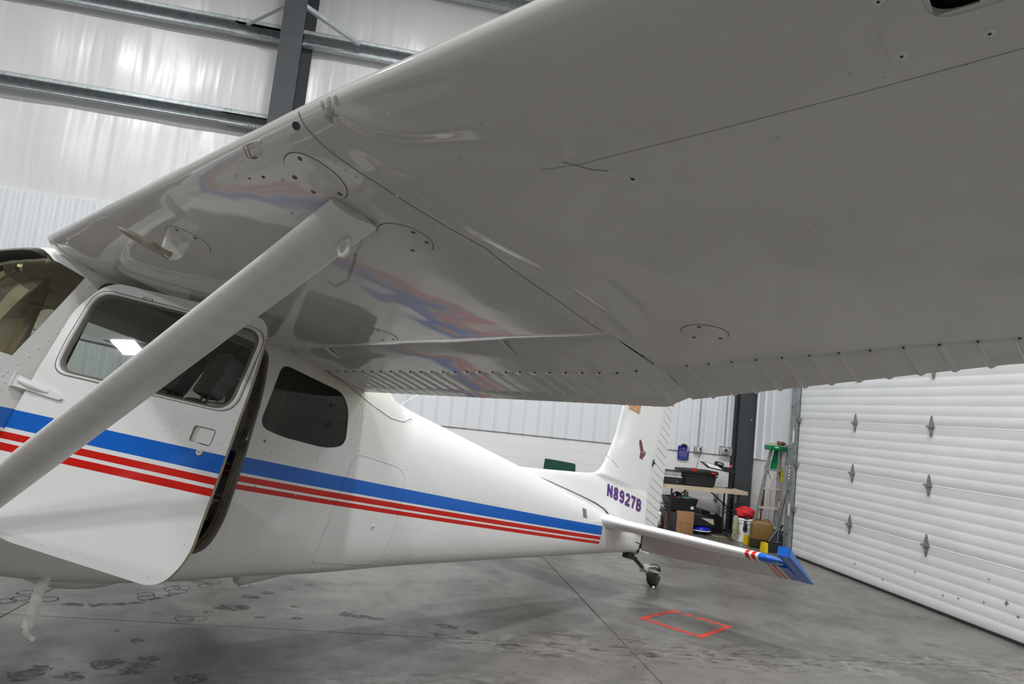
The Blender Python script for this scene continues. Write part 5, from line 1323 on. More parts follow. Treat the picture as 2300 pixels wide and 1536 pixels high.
# folding table
t = thing('folding_table', 'tan folding table with dark legs against the block wall', 'table', (5.02, 10.60, 0))
mb = MB(); mb.prism(round_poly([(-.70, -.30), (.72, -.30), (.72, .30), (-.70, .30)], .07, 6), 2, .705, .758); mb.build('tabletop', [tan], t, angle=30)
for sx_, x in ((-1, -.57), (1, .565)):
    for y in (-.235, .235):
        mb = MB(); mb.cyl((x, y, 0), (x, y, .715), .0145, n=12); mb.cyl((x, y, 0), (x, y, .02), .018, n=12); mb.build('leg', [gry], t)
    mb = MB(); mb.cyl((x, -.235, .42), (x, .235, .42), .010, n=8); mb.cyl((x, -.235, .36), (x, .235, .36), .007, n=8); mb.build('leg_crossbar', [gry], t)
    mb = MB(); mb.cyl((x, 0, .42), (x-sx_*.40, 0, .712), .010, n=8); mb.box((x-sx_*.12-.02, -.012, .48), (x-sx_*.12+.02, .012, .53)); mb.build('folding_brace', [gry], t)
# toolbox
t = thing('toolbox', 'large black plastic tote with red latches on the tan table', 'toolbox', (4.955, 10.62, .758))
def frustum(mb, lo, hi, z0, z1, k, mi=0, bev=.01):
    bm = bmesh.new(); bmesh.ops.create_cube(bm, size=1)
    for v in bm.verts:
        q = 1 if v.co.z > 0 else k; v.co = Vector((v.co.x*(hi[0]-lo[0])*q+(lo[0]+hi[0])/2, v.co.y*(hi[1]-lo[1])*q+(lo[1]+hi[1])/2, z1 if v.co.z > 0 else z0))
    bmesh.ops.bevel(bm, geom=list(bm.edges), offset=bev, segments=2, affect='EDGES'); mb.bm(bm, mi)
mb = MB(); frustum(mb, (-.29, -.17), (.29, .17), 0, .205, .90, bev=.02); mb.box((-.30, -.18, .165), (.30, .18, .185), bev=.006); mb.build('body', [blk], t)
mb = MB(); mb.box((-.305, -.185, .200), (.305, .185, .262), bev=.018); mb.box((-.20, -.10, .255), (.20, .10, .270), bev=.008); mb.build('lid', [blk], t)
for x, z0, z1 in ((-.135, .235, .292), (.215, .215, .245)): mb = MB(); mb.box((x-.045, -.205, z0), (x+.045, -.182, z1), bev=.006); mb.build('latch', [redp], t)
# clear topped case
t = thing('parts_case', 'black organizer case with a clear lid at the left end of the table', 'case', (4.475, 10.55, .758))
mb = MB(); mb.box((-.155, -.12, 0), (.155, .12, .115), bev=.008); mb.box((-.16, -.125, .115), (.16, .125, .13), bev=.003, mi=1); mb.dome((.08, -.1205, .05), (0, -1, 0), .008, mi=1); mb.build('case_body', [blk, whp], t)
mb = MB(); mb.box((-.15, -.115, .13), (.15, .115, .205), bev=.006); mb.build('clear_tray', [mat('frosted_tray', (.42, .42, .38), .3, noise=(30, .5))], t)
mb = MB(); mb.tube([(-.155, -.12, .21), (.155, -.12, .21), (.155, .12, .21), (-.155, .12, .21)], .006, n=6, closed=True); mb.box((-.155, -.125, .13), (-.145, -.115, .21)); mb.box((.145, -.125, .13), (.155, -.115, .21)); mb.build('lid_rim', [blk], t)
# equipment stand with tray
t = thing('tray_stand', 'black pole stand with a tilted tray, at the right end of the table', 'stand', (5.60, 10.72, .758))
mb = MB(); mb.cyl((0, 0, 0), (0, 0, .455), .019, n=14); mb.build('pole', [blk], t)
mb = MB(); mb.cyl((0, 0, 0), (0, 0, .008), .07, n=20); mb.build('base', [blk], t)
mb = MB(); mb.cyl((0, 0, .345), (0, 0, .385), .023, n=14); o = mb.build('pink_tape', [mat('pink_tape', (.95, .08, .25), .5)], t); o['label'] = 'bright pink tape band'
mb = MB(); mb.box((-.17, -.03, .285), (.02, .02, .31), bev=.006); mb.cyl((0, 0, .27), (0, 0, .32), .028, n=14); mb.build('arm', [blk], t)
T4 = Matrix.Translation((-.25, -.05, .325)) @ Matrix.Rotation(R_(7), 4, 'Y') @ Matrix.Rotation(R_(14), 4, 'X')
mb = MB(); mb.box((-.26, -.15, -.008), (.27, .15, .006), M4=T4, bev=.004); mb.build('tray', [blk], t)
t = thing('paper_sheet', 'white paper lying on the black tray above the toolbox', 'paper', (5.35, 10.67, .758+.325))
mb = MB(); T5 = Matrix.Rotation(R_(7), 4, 'Y') @ Matrix.Rotation(R_(14), 4, 'X'); mb.box((-.20, -.13, .0075), (.02, .10, .009), M4=T5); mb.build('sheet', [mat('paper', (.82, .82, .80), .7)], t)
t = thing('display_module', 'small black box with a yellow label standing on the tray', 'gadget', (5.35, 10.67, .758+.325))
mb = MB(); mb.box((-.03, .045, .008), (.11, .105, .075), M4=T5, bev=.006); mb.build('housing', [blk], t); mb = MB(); mb.box((.0, .043, .045), (.085, .0455, .068), M4=T5); mb.build('label_window', [mat('lcd_yellow', (.55, .55, .30), .4)], t)
# clipboard sign on the wall
t = thing('wall_sign', 'blue notice board hanging from a black clip on the back wall', 'sign', (4.975, YB-.03, 1.13))
mb = MB(); mb.prism(round_poly([(-.10, 0), (.095, 0), (.10, .22), (.07, .235), (-.09, .235), (-.105, .22)], .008, 2), 1, -.004, .004); mb.build('board', [mat('blue_board', (.012, .018, .24), .4)], t)
mb = MB(); mb.cyl((-.045, 0, .245), (.045, 0, .245), .018, n=10); mb.box((-.03, -.012, .22), (.03, .0, .26)); mb.cyl((.0, 0, .25), (0, 0, .275), .012, n=8); mb.build('clip', [blk], t)
gold = mat('printed_text', (.35, .36, .50), .6); orng = mat('printed_emblem', (.50, .28, .16), .6)
mb = MB(); mb.prism([(-.018, .165), (-.004, .205), (.004, .205), (.018, .165), (.009, .165), (0, .19), (-.009, .165)], 1, -.0052, -.0046, 0); mb.box((-.07, -.0052, .182), (-.025, -.0046, .187), 0); mb.box((.025, -.0052, .182), (.07, -.0046, .187), 0); mb.build('emblem', [orng], t, smooth=False)
mb = MB(); rs = random.Random(2)
for k in range(7):
    z_ = .145-.016*k; x = -.08
    while x < .07: q = rs.uniform(.008, .022); mb.box((x, -.0052, z_), (min(x+q, .075), -.0046, z_+.006)); x += q+.004
mb.box((-.08, -.0052, .018), (.08, -.0046, .024)); mb.build('printed_lines', [gold], t, smooth=False)
# outlet with conduit and cord
elec = mat('outlet_box_steel', (.45, .46, .46), .4, metal=.5)
t = thing('wall_outlet', 'grey surface outlet box with a plugged-in cord beside the blue notice', 'outlet', (5.228, YB-.04, 1.275))
mb = MB(); mb.box((-.068, -.03, 0), (.068, .028, .115), bev=.006); mb.build('box', [elec], t)
mb = MB(); mb.box((-.022, -.034, .02), (.028, -.030, .095), bev=.002); mb.build('receptacle', [whp], t)
mb = MB(); mb.cyl((.02, -.034, .07), (.02, -.06, .07), .012, n=10); mb.build('plug', [blk], t)
mb = MB(); mb.tube([(.02, -.058, .072), (.035, -.062, .04), (.02, -.05, -.03), (.005, -.04, -.12), (-.01, -.04, -.26), (-.005, -.05, -.48)], .0035, n=6); mb.build('power_cord', [blk], t)
cond = mat('conduit_steel', (.50, .53, .53), .3, metal=.6)
mb = MB(); mb.cyl((5.225, YB-.035, 1.39), (5.225, YB-.035, ZL+.02), .0105, n=10); mb.cyl((5.225, YB-.035, 1.39), (5.225, YB-.035, 1.42), .015, n=10); mb.cyl((5.225, YB-.035, 1.95), (5.225, YB-.035, 1.965), .016, n=8); tag(mb.build('conduit_pipe', [cond]), 'thin steel conduit rising from the grey outlet box', 'conduit', None)
mb = MB(); mb.cyl((5.715, YB-.035, 1.43), (5.715, YB-.035, ZL+.02), .0065, n=8); tag(mb.build('conduit_pipe', [cond]), 'thinner steel conduit rising from the thermostat cover', 'conduit')
# thermostat in a clear cover
t = thing('thermostat', 'white thermostat under a clear locking cover near the corner column', 'thermostat', (5.725, YB-.035, 1.295))
mb = MB(); mb.box((-.055, -.035, .0), (.075, -.012, .11), bev=.006); mb.box((-.02, -.037, .045), (.035, -.0345, .09), 1); mb.build('control_unit', [mat('thermostat_shell', (.66, .63, .66), .4), mat('lcd', (.07, .08, .08), .3)], t)
mb = MB(); mb.box((-.10, -.05, -.012), (.115, .02, .135), bev=.006); mb.build('clear_cover', [glass('clear_cover', (.93, .92, .92), ior=1.2)], t)
mb = MB(); mb.sphere((-.095, -.045, .13), .008); mb.build('cover_screw', [redp], t); mb = MB(); mb.sphere((.108, -.045, .118), .008); mb.build('cover_screw', [redp], t)
t = tag(MB().build('x', [blk]), 'x', 'x'); bpy.data.objects.remove(t)
mb = MB(); mb.box((5.60, YB-.04, .50), (5.67, YB, .61), bev=.004); tag(mb.build('wall_socket', [elec]), 'small grey socket low on the block wall under the table end', 'outlet')
# cardboard box, dark box, bin with supplies
mb = MB(); mb.box((4.605, 10.44, 0), (4.895, 10.78, .355), bev=.004); o = mb.build('cardboard_box', [card]); tag(o, 'plain brown cardboard box under the table carrying the black bin', 'box')
mb = MB(); mb.box((4.62, 10.4385, .16), (4.88, 10.4398, .163)); mb.build('box_fold', [mat('fold_line', (.22, .12, .05), .9)], o)
mb = MB(); mb.box((4.40, 10.43, 0), (4.595, 10.76, .335), bev=.005); o = mb.build('storage_box', [mat('charcoal_print', (.035, .035, .04), .5)]); tag(o, 'dark printed box standing left of the brown cardboard box', 'box')
mb = MB(); mb.box((4.405, 10.4285, .02), (4.43, 10.4298, .30)); mb.box((4.45, 10.4285, .02), (4.465, 10.4298, .22)); mb.build('printed_side', [mat('orange_print', (.32, .10, .05), .6, noise=(30, .8))], o)
t = thing('supply_bin', 'open black bin of bottles and rags stacked on the cardboard box', 'bin', (4.70, 10.60, .357))
def open_bin(mb, a, b_, h, k, wall=.008):
    lo = [(-a*k, -b_*k), (a*k, -b_*k), (a*k, b_*k), (-a*k, b_*k)]; hi = [(-a, -b_), (a, -b_), (a, b_), (-a, b_)]
    lo, hi = round_poly(lo, .03, 3), round_poly(hi, .03, 3); n_ = len(lo)
    V = [(*p, 0) for p in lo]+[(*p, h) for p in hi]+[(p[0]*1.05, p[1]*1.05, h) for p in hi]+[(p[0]*1.05, p[1]*1.05, h-.02) for p in hi]
    V += [(p[0]*.97, p[1]*.97, h) for p in hi]+[(p[0]*.97, p[1]*.97, .01) for p in lo]
    fs = [list(range(n_))]
    def st(a_, b2): return [[a_*n_+i, a_*n_+(i+1) % n_, b2*n_+(i+1) % n_, b2*n_+i] for i in range(n_)]
    fs += st(0, 3)+st(3, 2)+st(2, 4)+st(4, 5)+[[5*n_+i for i in range(n_)]]; mb.add(V, fs)
mb = MB(); open_bin(mb, .235, .16, .20, .86); mb.build('bin_body', [blk], t, fixn=False)
mb = MB(); mb.box((.13, -.152, .035), (.18, -.150, .08)); mb.build('price_tag', [whp], t)
bx, by, bz_ = 4.70, 10.60, .357
def bottle(name, label, x, y, z, r, h, m, capm, cat='bottle', tip=True, group=None):
    t = thing(name, label, cat, (x, y, z), 0, group); mb = MB(); mb.lathe([(r*.9, 0), (r, .01), (r, h*.62), (r*.75, h*.72), (r*.35, h*.78), (r*.35, h*.80)], n=18); mb.build('bottle_body', [m], t)
    mb = MB(); mb.lathe([(r*.42, h*.79), (r*.42, h*.85), (r*.15, h*.90), (r*.08, h*1.05)] if tip else [(r*.6, h*.78), (r*.6, h*.95), (r*.5, h*.97)], n=14); mb.build('cap', [capm], t); return t
bottle('squeeze_bottle', 'clear squeeze bottle with a pointed tip standing in the black bin', bx+.09, by+.02, bz_+.03, .026, .34, mat('frosted_bottle', (.42, .42, .40), .35), whp)
bottle('spray_can', 'yellow-capped can standing behind the clear squeeze bottle', bx+.15, by+.06, bz_+.03, .028, .27, mat('yellow_can', (.62, .60, .05), .4), mat('yellow_cap', (.65, .62, .05), .4), 'can', False)
bottle('spray_can', 'red can with a white cap at the left of the black bin', bx-.11, by-.05, bz_+.03, .032, .24, mat('red_can', (.55, .05, .04), .4), whp, 'can', False)
bottle('glue_bottle', 'small white bottle in the middle of the black bin', bx-.035, by-.07, bz_+.05, .020, .20, whp, whp)
mb = MB(); mb.sphere((bx-.04, by+.03, bz_+.215), .085, (1, .8, .75), noise=.03); tag(mb.build('cap', [mat('black_cloth', (.014, .014, .014), .8)]), 'black cap heaped at the back of the supply bin', 'cap')
def cloth(name, label, cat, c, r, sc3, m, seed=1, parent=None, u=28, v=18, amp=.22):
    rs = random.Random(seed); mb = MB(); bm = bmesh.new(); bmesh.ops.create_uvsphere(bm, u_segments=u, v_segments=v, radius=1); ph = [rs.uniform(0, 6) for _ in range(6)]
    for q in bm.verts:
        a, b_, c_ = q.co; k = 1+amp*(math.sin(5*a+ph[0]+3*c_)*math.sin(4*b_+ph[1])+.5*math.sin(9*c_+ph[2]+4*a)+.35*math.sin(13*b_+ph[3]+7*a))
        q.co = Vector((a*k*r*sc3[0]+c[0], b_*k*r*sc3[1]+c[1], c_*k*r*sc3[2]+c[2]))
    mb.bm(bm); return tag(mb.build(name, [m], parent, angle=80), label, cat)
cloth('shop_rag', 'crumpled pale teal rag lying in the black bin', 'rag', (bx+.075, by-.07, bz_+.195), .085, (1.15, .8, .42), mat('teal_rag', (.22, .40, .42), .9), 4, amp=.4)
mb = MB(); mb.box((bx-.10, by-.12, bz_+.16), (bx-.05, by-.08, bz_+.21), bev=.008); tag(mb.build('orange_tube', [mat('orange_tube', (.75, .16, .04), .5)]), 'small orange tube lying at the front of the black bin', 'tube')
mb = MB(); mb.box((bx+.0, by-.14, bz_+.175), (bx+.05, by-.10, bz_+.205), bev=.006); tag(mb.build('tape_roll', [whp]), 'small white roll at the front edge of the black bin', 'tape')
# white bag at the far left under the table
cloth('plastic_bag', 'white plastic bag of supplies beside the rudder, left of the boxes', 'bag', (4.27, 10.55, .15), .13, (.85, .9, 1.05), mat('white_bag', (.55, .52, .47), .5, noise=(8, .3)), 8, amp=.12)
# camp stove like blue dish, black case on it, speaker
t = thing('blue_tub', 'round shiny blue tub with a pale rim on the floor under the table', 'tub', (5.10, 10.63, 0))
mb = MB(); mb.lathe([(.05, 0), (.05, .035), (.13, .04), (.165, .06), (.17, .09), (.15, .12), (.09, .14), (.02, .145)], n=32); mb.build('tub_body', [mat('blue_enamel', (.012, .02, .42), .15, coat=.5)], t)
mb = MB(); mb.tube([(.168*math.cos(a), .168*math.sin(a), .062) for a in frange(0, 2*math.pi, 36)[:-1]], .009, n=8, closed=True); mb.build('rim_band', [whp], t)
t = thing('equipment_bag', 'slumped black bag with a pale flap resting on the blue tub', 'bag', (5.10, 10.63, .147))
mb = MB(); mb.prism(round_poly([(-.20, 0), (.19, -.0), (.19, .10), (.05, .15), (-.20, .17)], .02, 3), 1, -.14, .13); mb.build('bag_body', [blk], t)
mb = MB(); mb.add([(-.07, -.143, .125), (.15, -.143, .115), (.165, -.143, .03), (.13, -.143, .035)], [[0, 1, 2, 3]]); mb.add([(-.07, -.1415, .125), (.15, -.1415, .115), (.165, -.1415, .03), (.13, -.1415, .035)], [[3, 2, 1, 0]]); mb.build('pale_flap', [mat('pale_flap', (.50, .46, .38), .7)], t, smooth=False)
t = thing('speaker_box', 'large black speaker case standing right of the blue tub', 'speaker', (5.40, 10.985, 0))
mb = MB(); mb.prism(round_poly([(-.20, 0), (.18, 0), (.18, .25), (.08, .31), (-.20, .37)], .015, 3), 1, -.16, .16); mb.build('cabinet', [blk], t)
mb = MB(); mb.box((-.06, -.20, .30), (.01, -.162, .335)); mb.build('maker_plate', [mat('plate_grey', (.4, .4, .4), .4)], t); mb = MB(); mb.dome((.02, -.162, .16), (0, -1, 0), .012); mb.build('knob', [whp], t)
mb = MB(); mb.tube([(5.20, 10.52, .012), (5.33, 10.46, .010), (5.45, 10.44, .012), (5.55, 10.50, .012), (5.50, 10.56, .012), (5.38, 10.52, .02), (5.46, 10.46, .022), (5.58, 10.60, .01), (5.60, 10.78, .01)], .006, n=8); tag(mb.build('coiled_cable', [blk]), 'black cable coiled on the floor in front of the speaker case', 'cable')
mb = MB(); mb.tube([(5.24, 10.48, .008), (5.36, 10.42, .008), (5.47, 10.43, .008)], .005, n=8); tag(mb.build('cable', [mat('yellow_cable', (.45, .42, .12), .5)]), 'short yellow-green cable lying on the floor before the blue tub', 'cable')
# bucket
bc = (5.612, 10.19)
t = thing('bucket', 'white plastic bucket on the floor between the table and the jerry can', 'bucket', (*bc, 0))
mb = MB(); mb.lathe([(.125, 0), (.13, .005), (.143, .30), (.155, .30), (.155, .315), (.146, .318), (.148, .34), (.158, .34), (.158, .355), (.148, .368), (.138, .368), (.128, .02), (.0, .02)], n=40); mb.build('bucket_body', [mat('bucket_white', (.78, .79, .79), .35)], t, angle=40)
cloth('red_cloth', 'crumpled red jacket piled on top of the white bucket', 'cloth', (5.64, 10.21, .445), .135, (1.1, 1.0, .72), mat('red_cloth', (.62, .02, .03), .75), 3, amp=.13)
def drape(name, label, cat, pts, wd, m, seed):
    """hanging glove or rag: ribbed sheet with thickness following a path"""
    rs = random.Random(seed); mb = MB(); pts = [Vector(p) for p in pts]
    mb.tube(pts, wd, n=14, flat=((.0, 1, 0), .45)); o = mb.build(name, [m], None, angle=60); return tag(o, label, cat)
gx, gy = 5.455, 10.145
g = drape('work_glove', 'tan work glove hanging over the left rim of the white bucket', 'glove', [(5.475, 10.16, .375), (5.445, 10.13, .37), (5.435, 10.10, .30), (5.425, 10.09, .20), (5.42, 10.085, .12)], [.02, .045, .05, .05, .035], mat('tan_glove', (.36, .33, .20), .9, noise=(30, .3)), 1)
mb = MB()
for i, (dx, L) in enumerate(((-.035, .085), (-.012, .10), (.012, .095), (.034, .07))): mb.tube([(5.42+dx, 10.085, .13), (5.418+dx*1.1, 10.083, .13-L*.6), (5.416+dx*1.15, 10.08, .13-L)], [.012, .011, .008], n=8)
mb.tube([(5.46, 10.09, .22), (5.485, 10.085, .17), (5.49, 10.083, .13)], [.013, .012, .009], n=8)
fg = mb.build('glove_fingers', [bpy.data.materials['tan_glove']], None); fg.parent = g
g = drape('rubber_glove', 'black rubber glove hanging down the front of the white bucket', 'glove', [(5.60, 10.10, .375), (5.575, 10.055, .355), (5.57, 10.052, .28), (5.568, 10.05, .20), (5.566, 10.052, .17)], [.018, .035, .028, .040, .018], mat('black_glove', (.025, .025, .028), .4), 2)
mb = MB(); mb.tube([(5.575, 10.053, .355), (5.62, 10.06, .368), (5.645, 10.068, .36)], [.02, .02, .01], n=8); fg = mb.build('glove_cuff', [bpy.data.materials['black_glove']]); fg.parent = g
# jerry can
t = thing('jerry_can', 'brown translucent plastic jug, part full, standing right of the bucket', 'jug', (5.665, 9.735, 0), R_(-25))
prof = round_poly([(-.165, 0), (.165, 0), (.170, .30), (.12, .40), (-.10, .405), (-.165, .36)], [.03, .03, .08, .06, .04, .05], 6)
mb = MB()
lay = [(-.10, .86), (-.088, .96), (-.05, 1.0), (.05, 1.0), (.088, .96), (.10, .86)]
n_ = len(prof)
for y, k in lay: mb.v += [Vector((p[0]*k, y, .19+(p[1]-.19)*k)) for p in prof]
for a in range(len(lay)-1):
    for i in range(n_): mb.f.append([a*n_+i, a*n_+(i+1) % n_, (a+1)*n_+(i+1) % n_, (a+1)*n_+i]); mb.m.append(0)
mb.f += [list(range(n_)), [(len(lay)-1)*n_+i for i in range(n_)][::-1]]; mb.m += [0, 0]
def jugm():
    m, N, L, b = new_mat('amber_jug'); tc = N.new('ShaderNodeTexCoord'); sx = N.new('ShaderNodeSeparateXYZ'); L.new(tc.outputs['Object'], sx.inputs[0])
    L.new(mixc(N, L, math_node(N, L, 'LESS_THAN', sx.outputs['Z'], .135), (.17, .095, .018), (.035, .028, .010)), b.inputs['Base Color']); b.inputs['Roughness'].default_value = .4; return m
mb.build('jug_body', [jugm()], t, angle=50)
mb = MB(); mb.tube([(.0, 0, .395), (.02, 0, .425), (.07, 0, .43), (.105, 0, .40), (.11, 0, .36)], .013, n=10); mb.build('handle', [bpy.data.materials['amber_jug']], t)
mb = MB(); mb.cyl((-.06, 0, .395), (-.06, 0, .425), .038, n=20); mb.build('cap', [mat('jug_cap', (.12, .07, .02), .5)], t)
# chocks
yel = mat('yellow_plastic', (.75, .52, .01), .45)
def chock(label, x, y, rz, L=.26):
    t = thing('wheel_chock', label, 'chock', (x, y, 0), rz, None); mb = MB(); mb.prism([(-.05, 0), (.05, 0), (.035, .125), (-.035, .125)], 0, -L/2+.035, L/2); mb.build('chock_body', [blk], t, smooth=False)
    mb = MB(); mb.prism([(-.055, 0), (.055, 0), (.04, .135), (-.04, .135)], 0, -L/2-.03, -L/2+.035); mb.build('end_plate', [yel], t, smooth=False); return t
chock('black wheel chock with a bright yellow end in front of the jerry can', 5.665, 9.42, R_(5), .28)
chock('wheel chock mostly hidden behind the jerry can, only its yellow end showing', 5.60, 9.985, R_(12), .06)
mb = MB(); mb.tube([(5.60, 9.98, .008), (5.55, 9.93, .03), (5.53, 9.88, .010), (5.60, 9.82, .006), (5.64, 9.72, .006)], .003, n=6); tag(mb.build('chock_rope', [blk]), 'thin black cord trailing from the rear chock across the floor', 'rope')
# lobby dustpan and broom
t = thing('dustpan', 'dark round dustpan standing behind the black chock', 'dustpan', (5.955, 9.70, 0))
mb = MB(); mb.cyl((0, -.02, .15), (0, .03, .15), .135, n=28); mb.box((-.13, -.02, 0), (.13, .03, .12)); mb.build('pan', [mat('dark_pan', (.03, .03, .034), .5)], t)
mb = MB(); mb.cyl((-.02, .0, .29), (.06, .06, .35), .014, n=10); mb.build('handle', [blk], t)
t = thing('angle_broom', 'broom with a clear fan-shaped head and grey pole leaning by the door track', 'broom', (5.80, 9.545, 0))
mb = MB(); mb.prism([(-.14, .135), (.15, .120), (.055, .27), (.03, .33), (.0, .33), (-.04, .27)], 1, -.02, .02); mb.build('broom_head', [mat('smoky_broom', (.05, .055, .065), .25)], t, angle=25)
mb = MB(); mb.tube([(-.14, -.022, .135), (.0, -.022, .128), (.15, -.022, .120), (.06, -.022, .27), (.03, -.022, .33), (.0, -.022, .33), (-.045, -.022, .27)], .006, n=6, closed=True); mb.tube([(.0, -.022, .13), (.012, -.022, .33)], .006, n=6); mb.build('head_frame', [mat('clear_blue_frame', (.22, .27, .33), .3)], t)
mb = MB(); mb.prism([(-.14, 0), (.15, 0), (.15, .122), (-.14, .137)], 1, -.03, .03); mb.build('bristles', [blk], t)
mb = MB(); mb.tube([(.015, 0, .32), (.07, .0, .65), (.19, -.03, 1.42)], .0115, n=10); mb.build('pole', [mat('grey_pole', (.10, .115, .14), .35)], t)
# stepladder
alu = mat('ladder_aluminium', (.50, .50, .48), .38, metal=.55, noise=(12, .2)); alus = mat('dusty_step', (.55, .50, .43), .6, noise=(12, .2)); grn = mat('green_plastic', (.0, .20, .06), .4)
t = thing('stepladder', 'aluminium stepladder with a green top leaning against the ribbed side wall', 'ladder', (5.885, 10.02, 0))
H = 1.50
def rail(x0, y0, x1, y1, z0=0, z1=H, wd=.055, dp=.025):
    mb = MB(); a, b_ = Vector((x0, y0, z0)), Vector((x1, y1, z1))
    q = [Vector((-wd/2, -dp/2, 0)), Vector((wd/2, -dp/2, 0)), Vector((wd/2, dp/2, 0)), Vector((-wd/2, dp/2, 0))]
    mb.add([a+i for i in q]+[b_+i for i in q], [[0, 1, 2, 3], [7, 6, 5, 4], [0, 4, 5, 1], [1, 5, 6, 2], [2, 6, 7, 3], [3, 7, 4, 0]]); return mb
lx0, lx1, tx0, tx1 = -.265, .14, -.045, .145
mb = rail(lx0, -.04, tx0, -.10); mb.build('side_rail', [alu], t, smooth=False); mb = rail(lx1, -.04, tx1, -.10, wd=.065); mb.build('side_rail', [alu], t, smooth=False)
mb = rail(lx0+.05, .05, tx0+.03, -.03, wd=.03); mb.build('rear_rail', [alu], t, smooth=False); mb = rail(lx1+.04, .05, tx1+.0, -.03, wd=.03); mb.build('rear_rail', [alu], t, smooth=False)
for k in range(1, 5):
    z = k*.295; f_ = z/H; xa, xb = lx0+(tx0-lx0)*f_, lx1+(tx1-lx1)*f_; y = -.04-.06*f_
    mb = MB(); mb.box((xa, y-.045, z-.03), (xb, y+.04, z)); mb.build('step', [alus if k < 4 else alu], t, smooth=False)
for a, b_ in (((lx0+.04, .28), (lx0+.10, .12)), ((lx1-.03, .28), (lx1-.07, .12)), ((tx0-.0, 1.14), (tx0+.05, 1.02)), ((tx1-.0, 1.14), (tx1-.05, 1.02))):
    mb = MB(); mb.cyl((a[0], -.05, a[1]), (b_[0], -.05, b_[1]), .007, n=6); mb.build('step_brace', [alu], t)
mb = MB(); mb.box((-.10, -.18, H-.03), (.185, .02, H+.045), bev=.01); mb.build('top_cap', [grn], t); mb = MB(); mb.box((-.035, -.1815, H+.008), (.03, -.1802, H+.030)); mb.build('cap_label', [mat('cap_label', (.62, .68, .65), .5)], t)
mb = MB(); mb.prism([(-.03, H-.33), (.09, H-.34), (.10, H-.01), (.03, H-.01)], 1, -.07, -.06); mb.build('tool_tray', [grn], t)
lw, ly, lr = mat('label_white', (.66, .64, .60), .5, noise=(30, .2)), mat('label_yellow', (.72, .66, .03), .5, noise=(60, .6)), mat('label_red', (.5, .1, .08), .5)
mb = MB(); mb.box((tx1-.02, -.129, 1.22), (tx1+.035, -.1275, 1.46), 0); mb.build('rail_label', [lw], t, smooth=False)
mb = MB(); mb.box((tx1-.018, -.127, 1.00), (tx1+.032, -.1255, 1.20), 0); o = mb.build('rail_label', [ly], t, smooth=False); o['label'] = 'yellow safety label'
mb = MB(); mb.box((.13, -.093, .60), (.165, -.0915, .72), 0); mb.box((.13, -.0935, .70), (.165, -.0914, .721), 1); mb.build('rail_label', [lw, lr], t, smooth=False)
mb = MB(); mb.tube([(5.95, 10.25, 1.22), (5.945, 10.25, .9), (5.93, 10.25, .50)], [.012, .03, .034], n=10, flat=((0, 1, 0), .35)); mb.box((5.92, 10.24, .0), (5.94, 10.26, .5)); tag(mb.build('wooden_paddle', [mat('brown_wood', (.16, .085, .03), .6, noise=(20, .3))]), 'long brown wooden board standing behind the ladder steps', 'board')
t = thing('paint_roller', 'cream rolled sleeve with a brown glove lying across the green ladder top', 'roller', (5.925, 9.93, H+.045))
mb = MB(); mb.cyl((-.15, -.03, .035), (.0, -.02, .025), .013, n=12); mb.cyl((.10, -.02, .028), (.22, -.02, .022), .018, n=12); mb.build('sleeve', [mat('cream_sleeve', (.72, .66, .50), .7)], t)
mb = MB(); mb.cyl((-.012, -.02, .026), (.03, -.02, .026), .009, n=10); mb.cyl((.22, -.02, .022), (.235, -.02, .021), .012, n=10); mb.build('end_cap', [mat('blue_end', (.03, .08, .25), .5)], t)
cloth('leather_glove', 'brown leather glove folded over the cream roller on the ladder', 'glove', (5.985, 9.91, H+.086), .055, (1.25, .8, .6), mat('brown_leather', (.20, .11, .06), .8), 6, amp=.2)
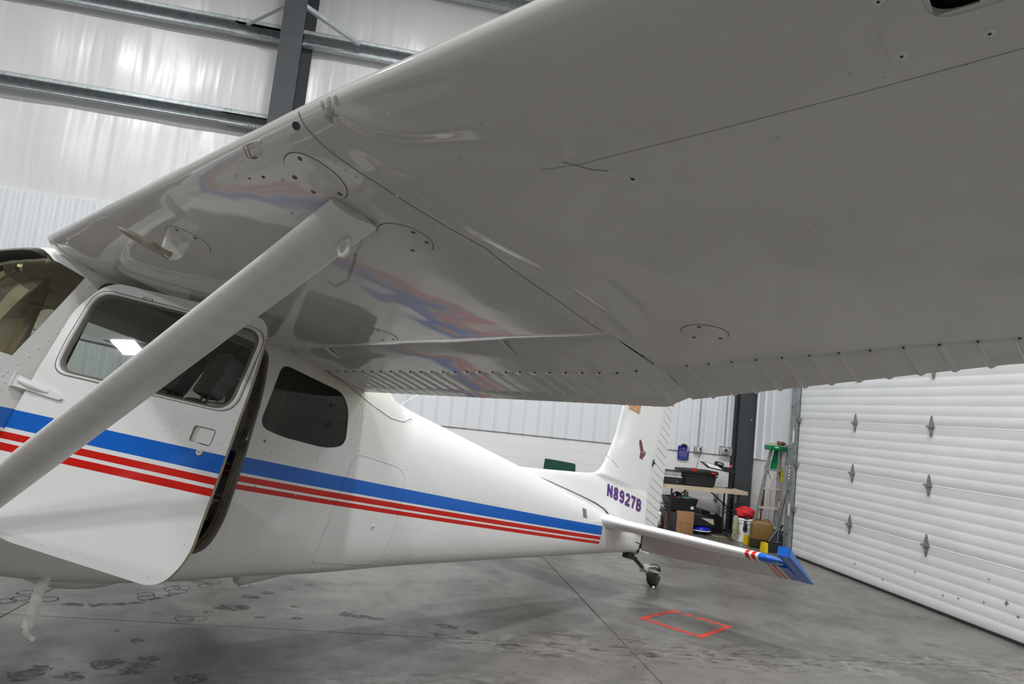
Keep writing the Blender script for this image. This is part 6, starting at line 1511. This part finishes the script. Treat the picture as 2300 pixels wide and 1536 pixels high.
# camp chair
gr = mat('green_canvas', (.008, .060, .035), .85, noise=(12, .3), bump=(25, .004)); 
t = thing('camp_chair', 'dark green folding canvas chair by the wall behind the fuselage', 'chair', (2.72, 10.66, 0))
mb = MB(); mb.prism(round_poly([(-.26, .50), (.26, .50), (.255, .905), (.0, .925), (-.255, .945)], [.02, .02, .03, .2, .03], 4), 1, -.012, .012, f=lambda v: Vector((v.x, v.y+.10+(v.z-.5)*.15+.05*(1-(v.x/.27)**2), v.z))); mb.build('backrest', [gr], t)
mb = MB(); mb.prism(round_poly([(-.26, -.22), (.26, -.22), (.26, .12), (-.26, .12)], .03, 3), 2, .40, .42); mb.build('seat', [gr], t)
mb = MB()
mb.build
for s_ in (-1, 1):
    for k, (a, b_) in enumerate((((s_*.27, -.24, .0), (s_*.27, .14, .55)), ((s_*.27, .16, .0), (s_*.27, -.22, .55)), ((s_*.27, .14, .5), (s_*.25, .165, .88)))):
        mb = MB(); mb.cyl(a, b_, .010, n=8); mb.build('leg' if k < 2 else 'back_post', [gry], t)
    mb = MB(); mb.box((s_*.27-.03, -.24, .55), (s_*.27+.03, .16, .575), bev=.008); mb.build('armrest', [gr], t)

# red tape square on the floor
tp = mat('red_floor_tape', (.72, .055, .03), .5, noise=(25, .25))
cr = [Vector(p) for p in ((2.235, 5.70), (2.685, 6.02), (3.06, 5.61), (2.61, 5.255))]
ce = sum(cr, Vector((0, 0)))/4; inn = [p+(ce-p).normalized()*.075 for p in cr]
mb = MB(); rs = random.Random(6)
for i in range(4):
    a, b_, c_, d_ = cr[i], cr[(i+1) % 4], inn[(i+1) % 4], inn[i]; K2 = 14
    for k in range(K2):
        if i in (1, 3) and k in (2, 5) and i == 1: continue
        t0, t1 = k/K2, (k+1)/K2; j = (lambda: rs.uniform(-.0015, .0015)); q = [a+(b_-a)*t0, a+(b_-a)*t1, d_+(c_-d_)*t1, d_+(c_-d_)*t0]; mb.add([(p.x, p.y, .0012) for p in q], [[0, 1, 2, 3]])
tag(mb.build('floor_tape_square', [tp], None, smooth=False, fixn=False), 'square outlined in red tape on the concrete behind the tail wheel', 'floor tape')
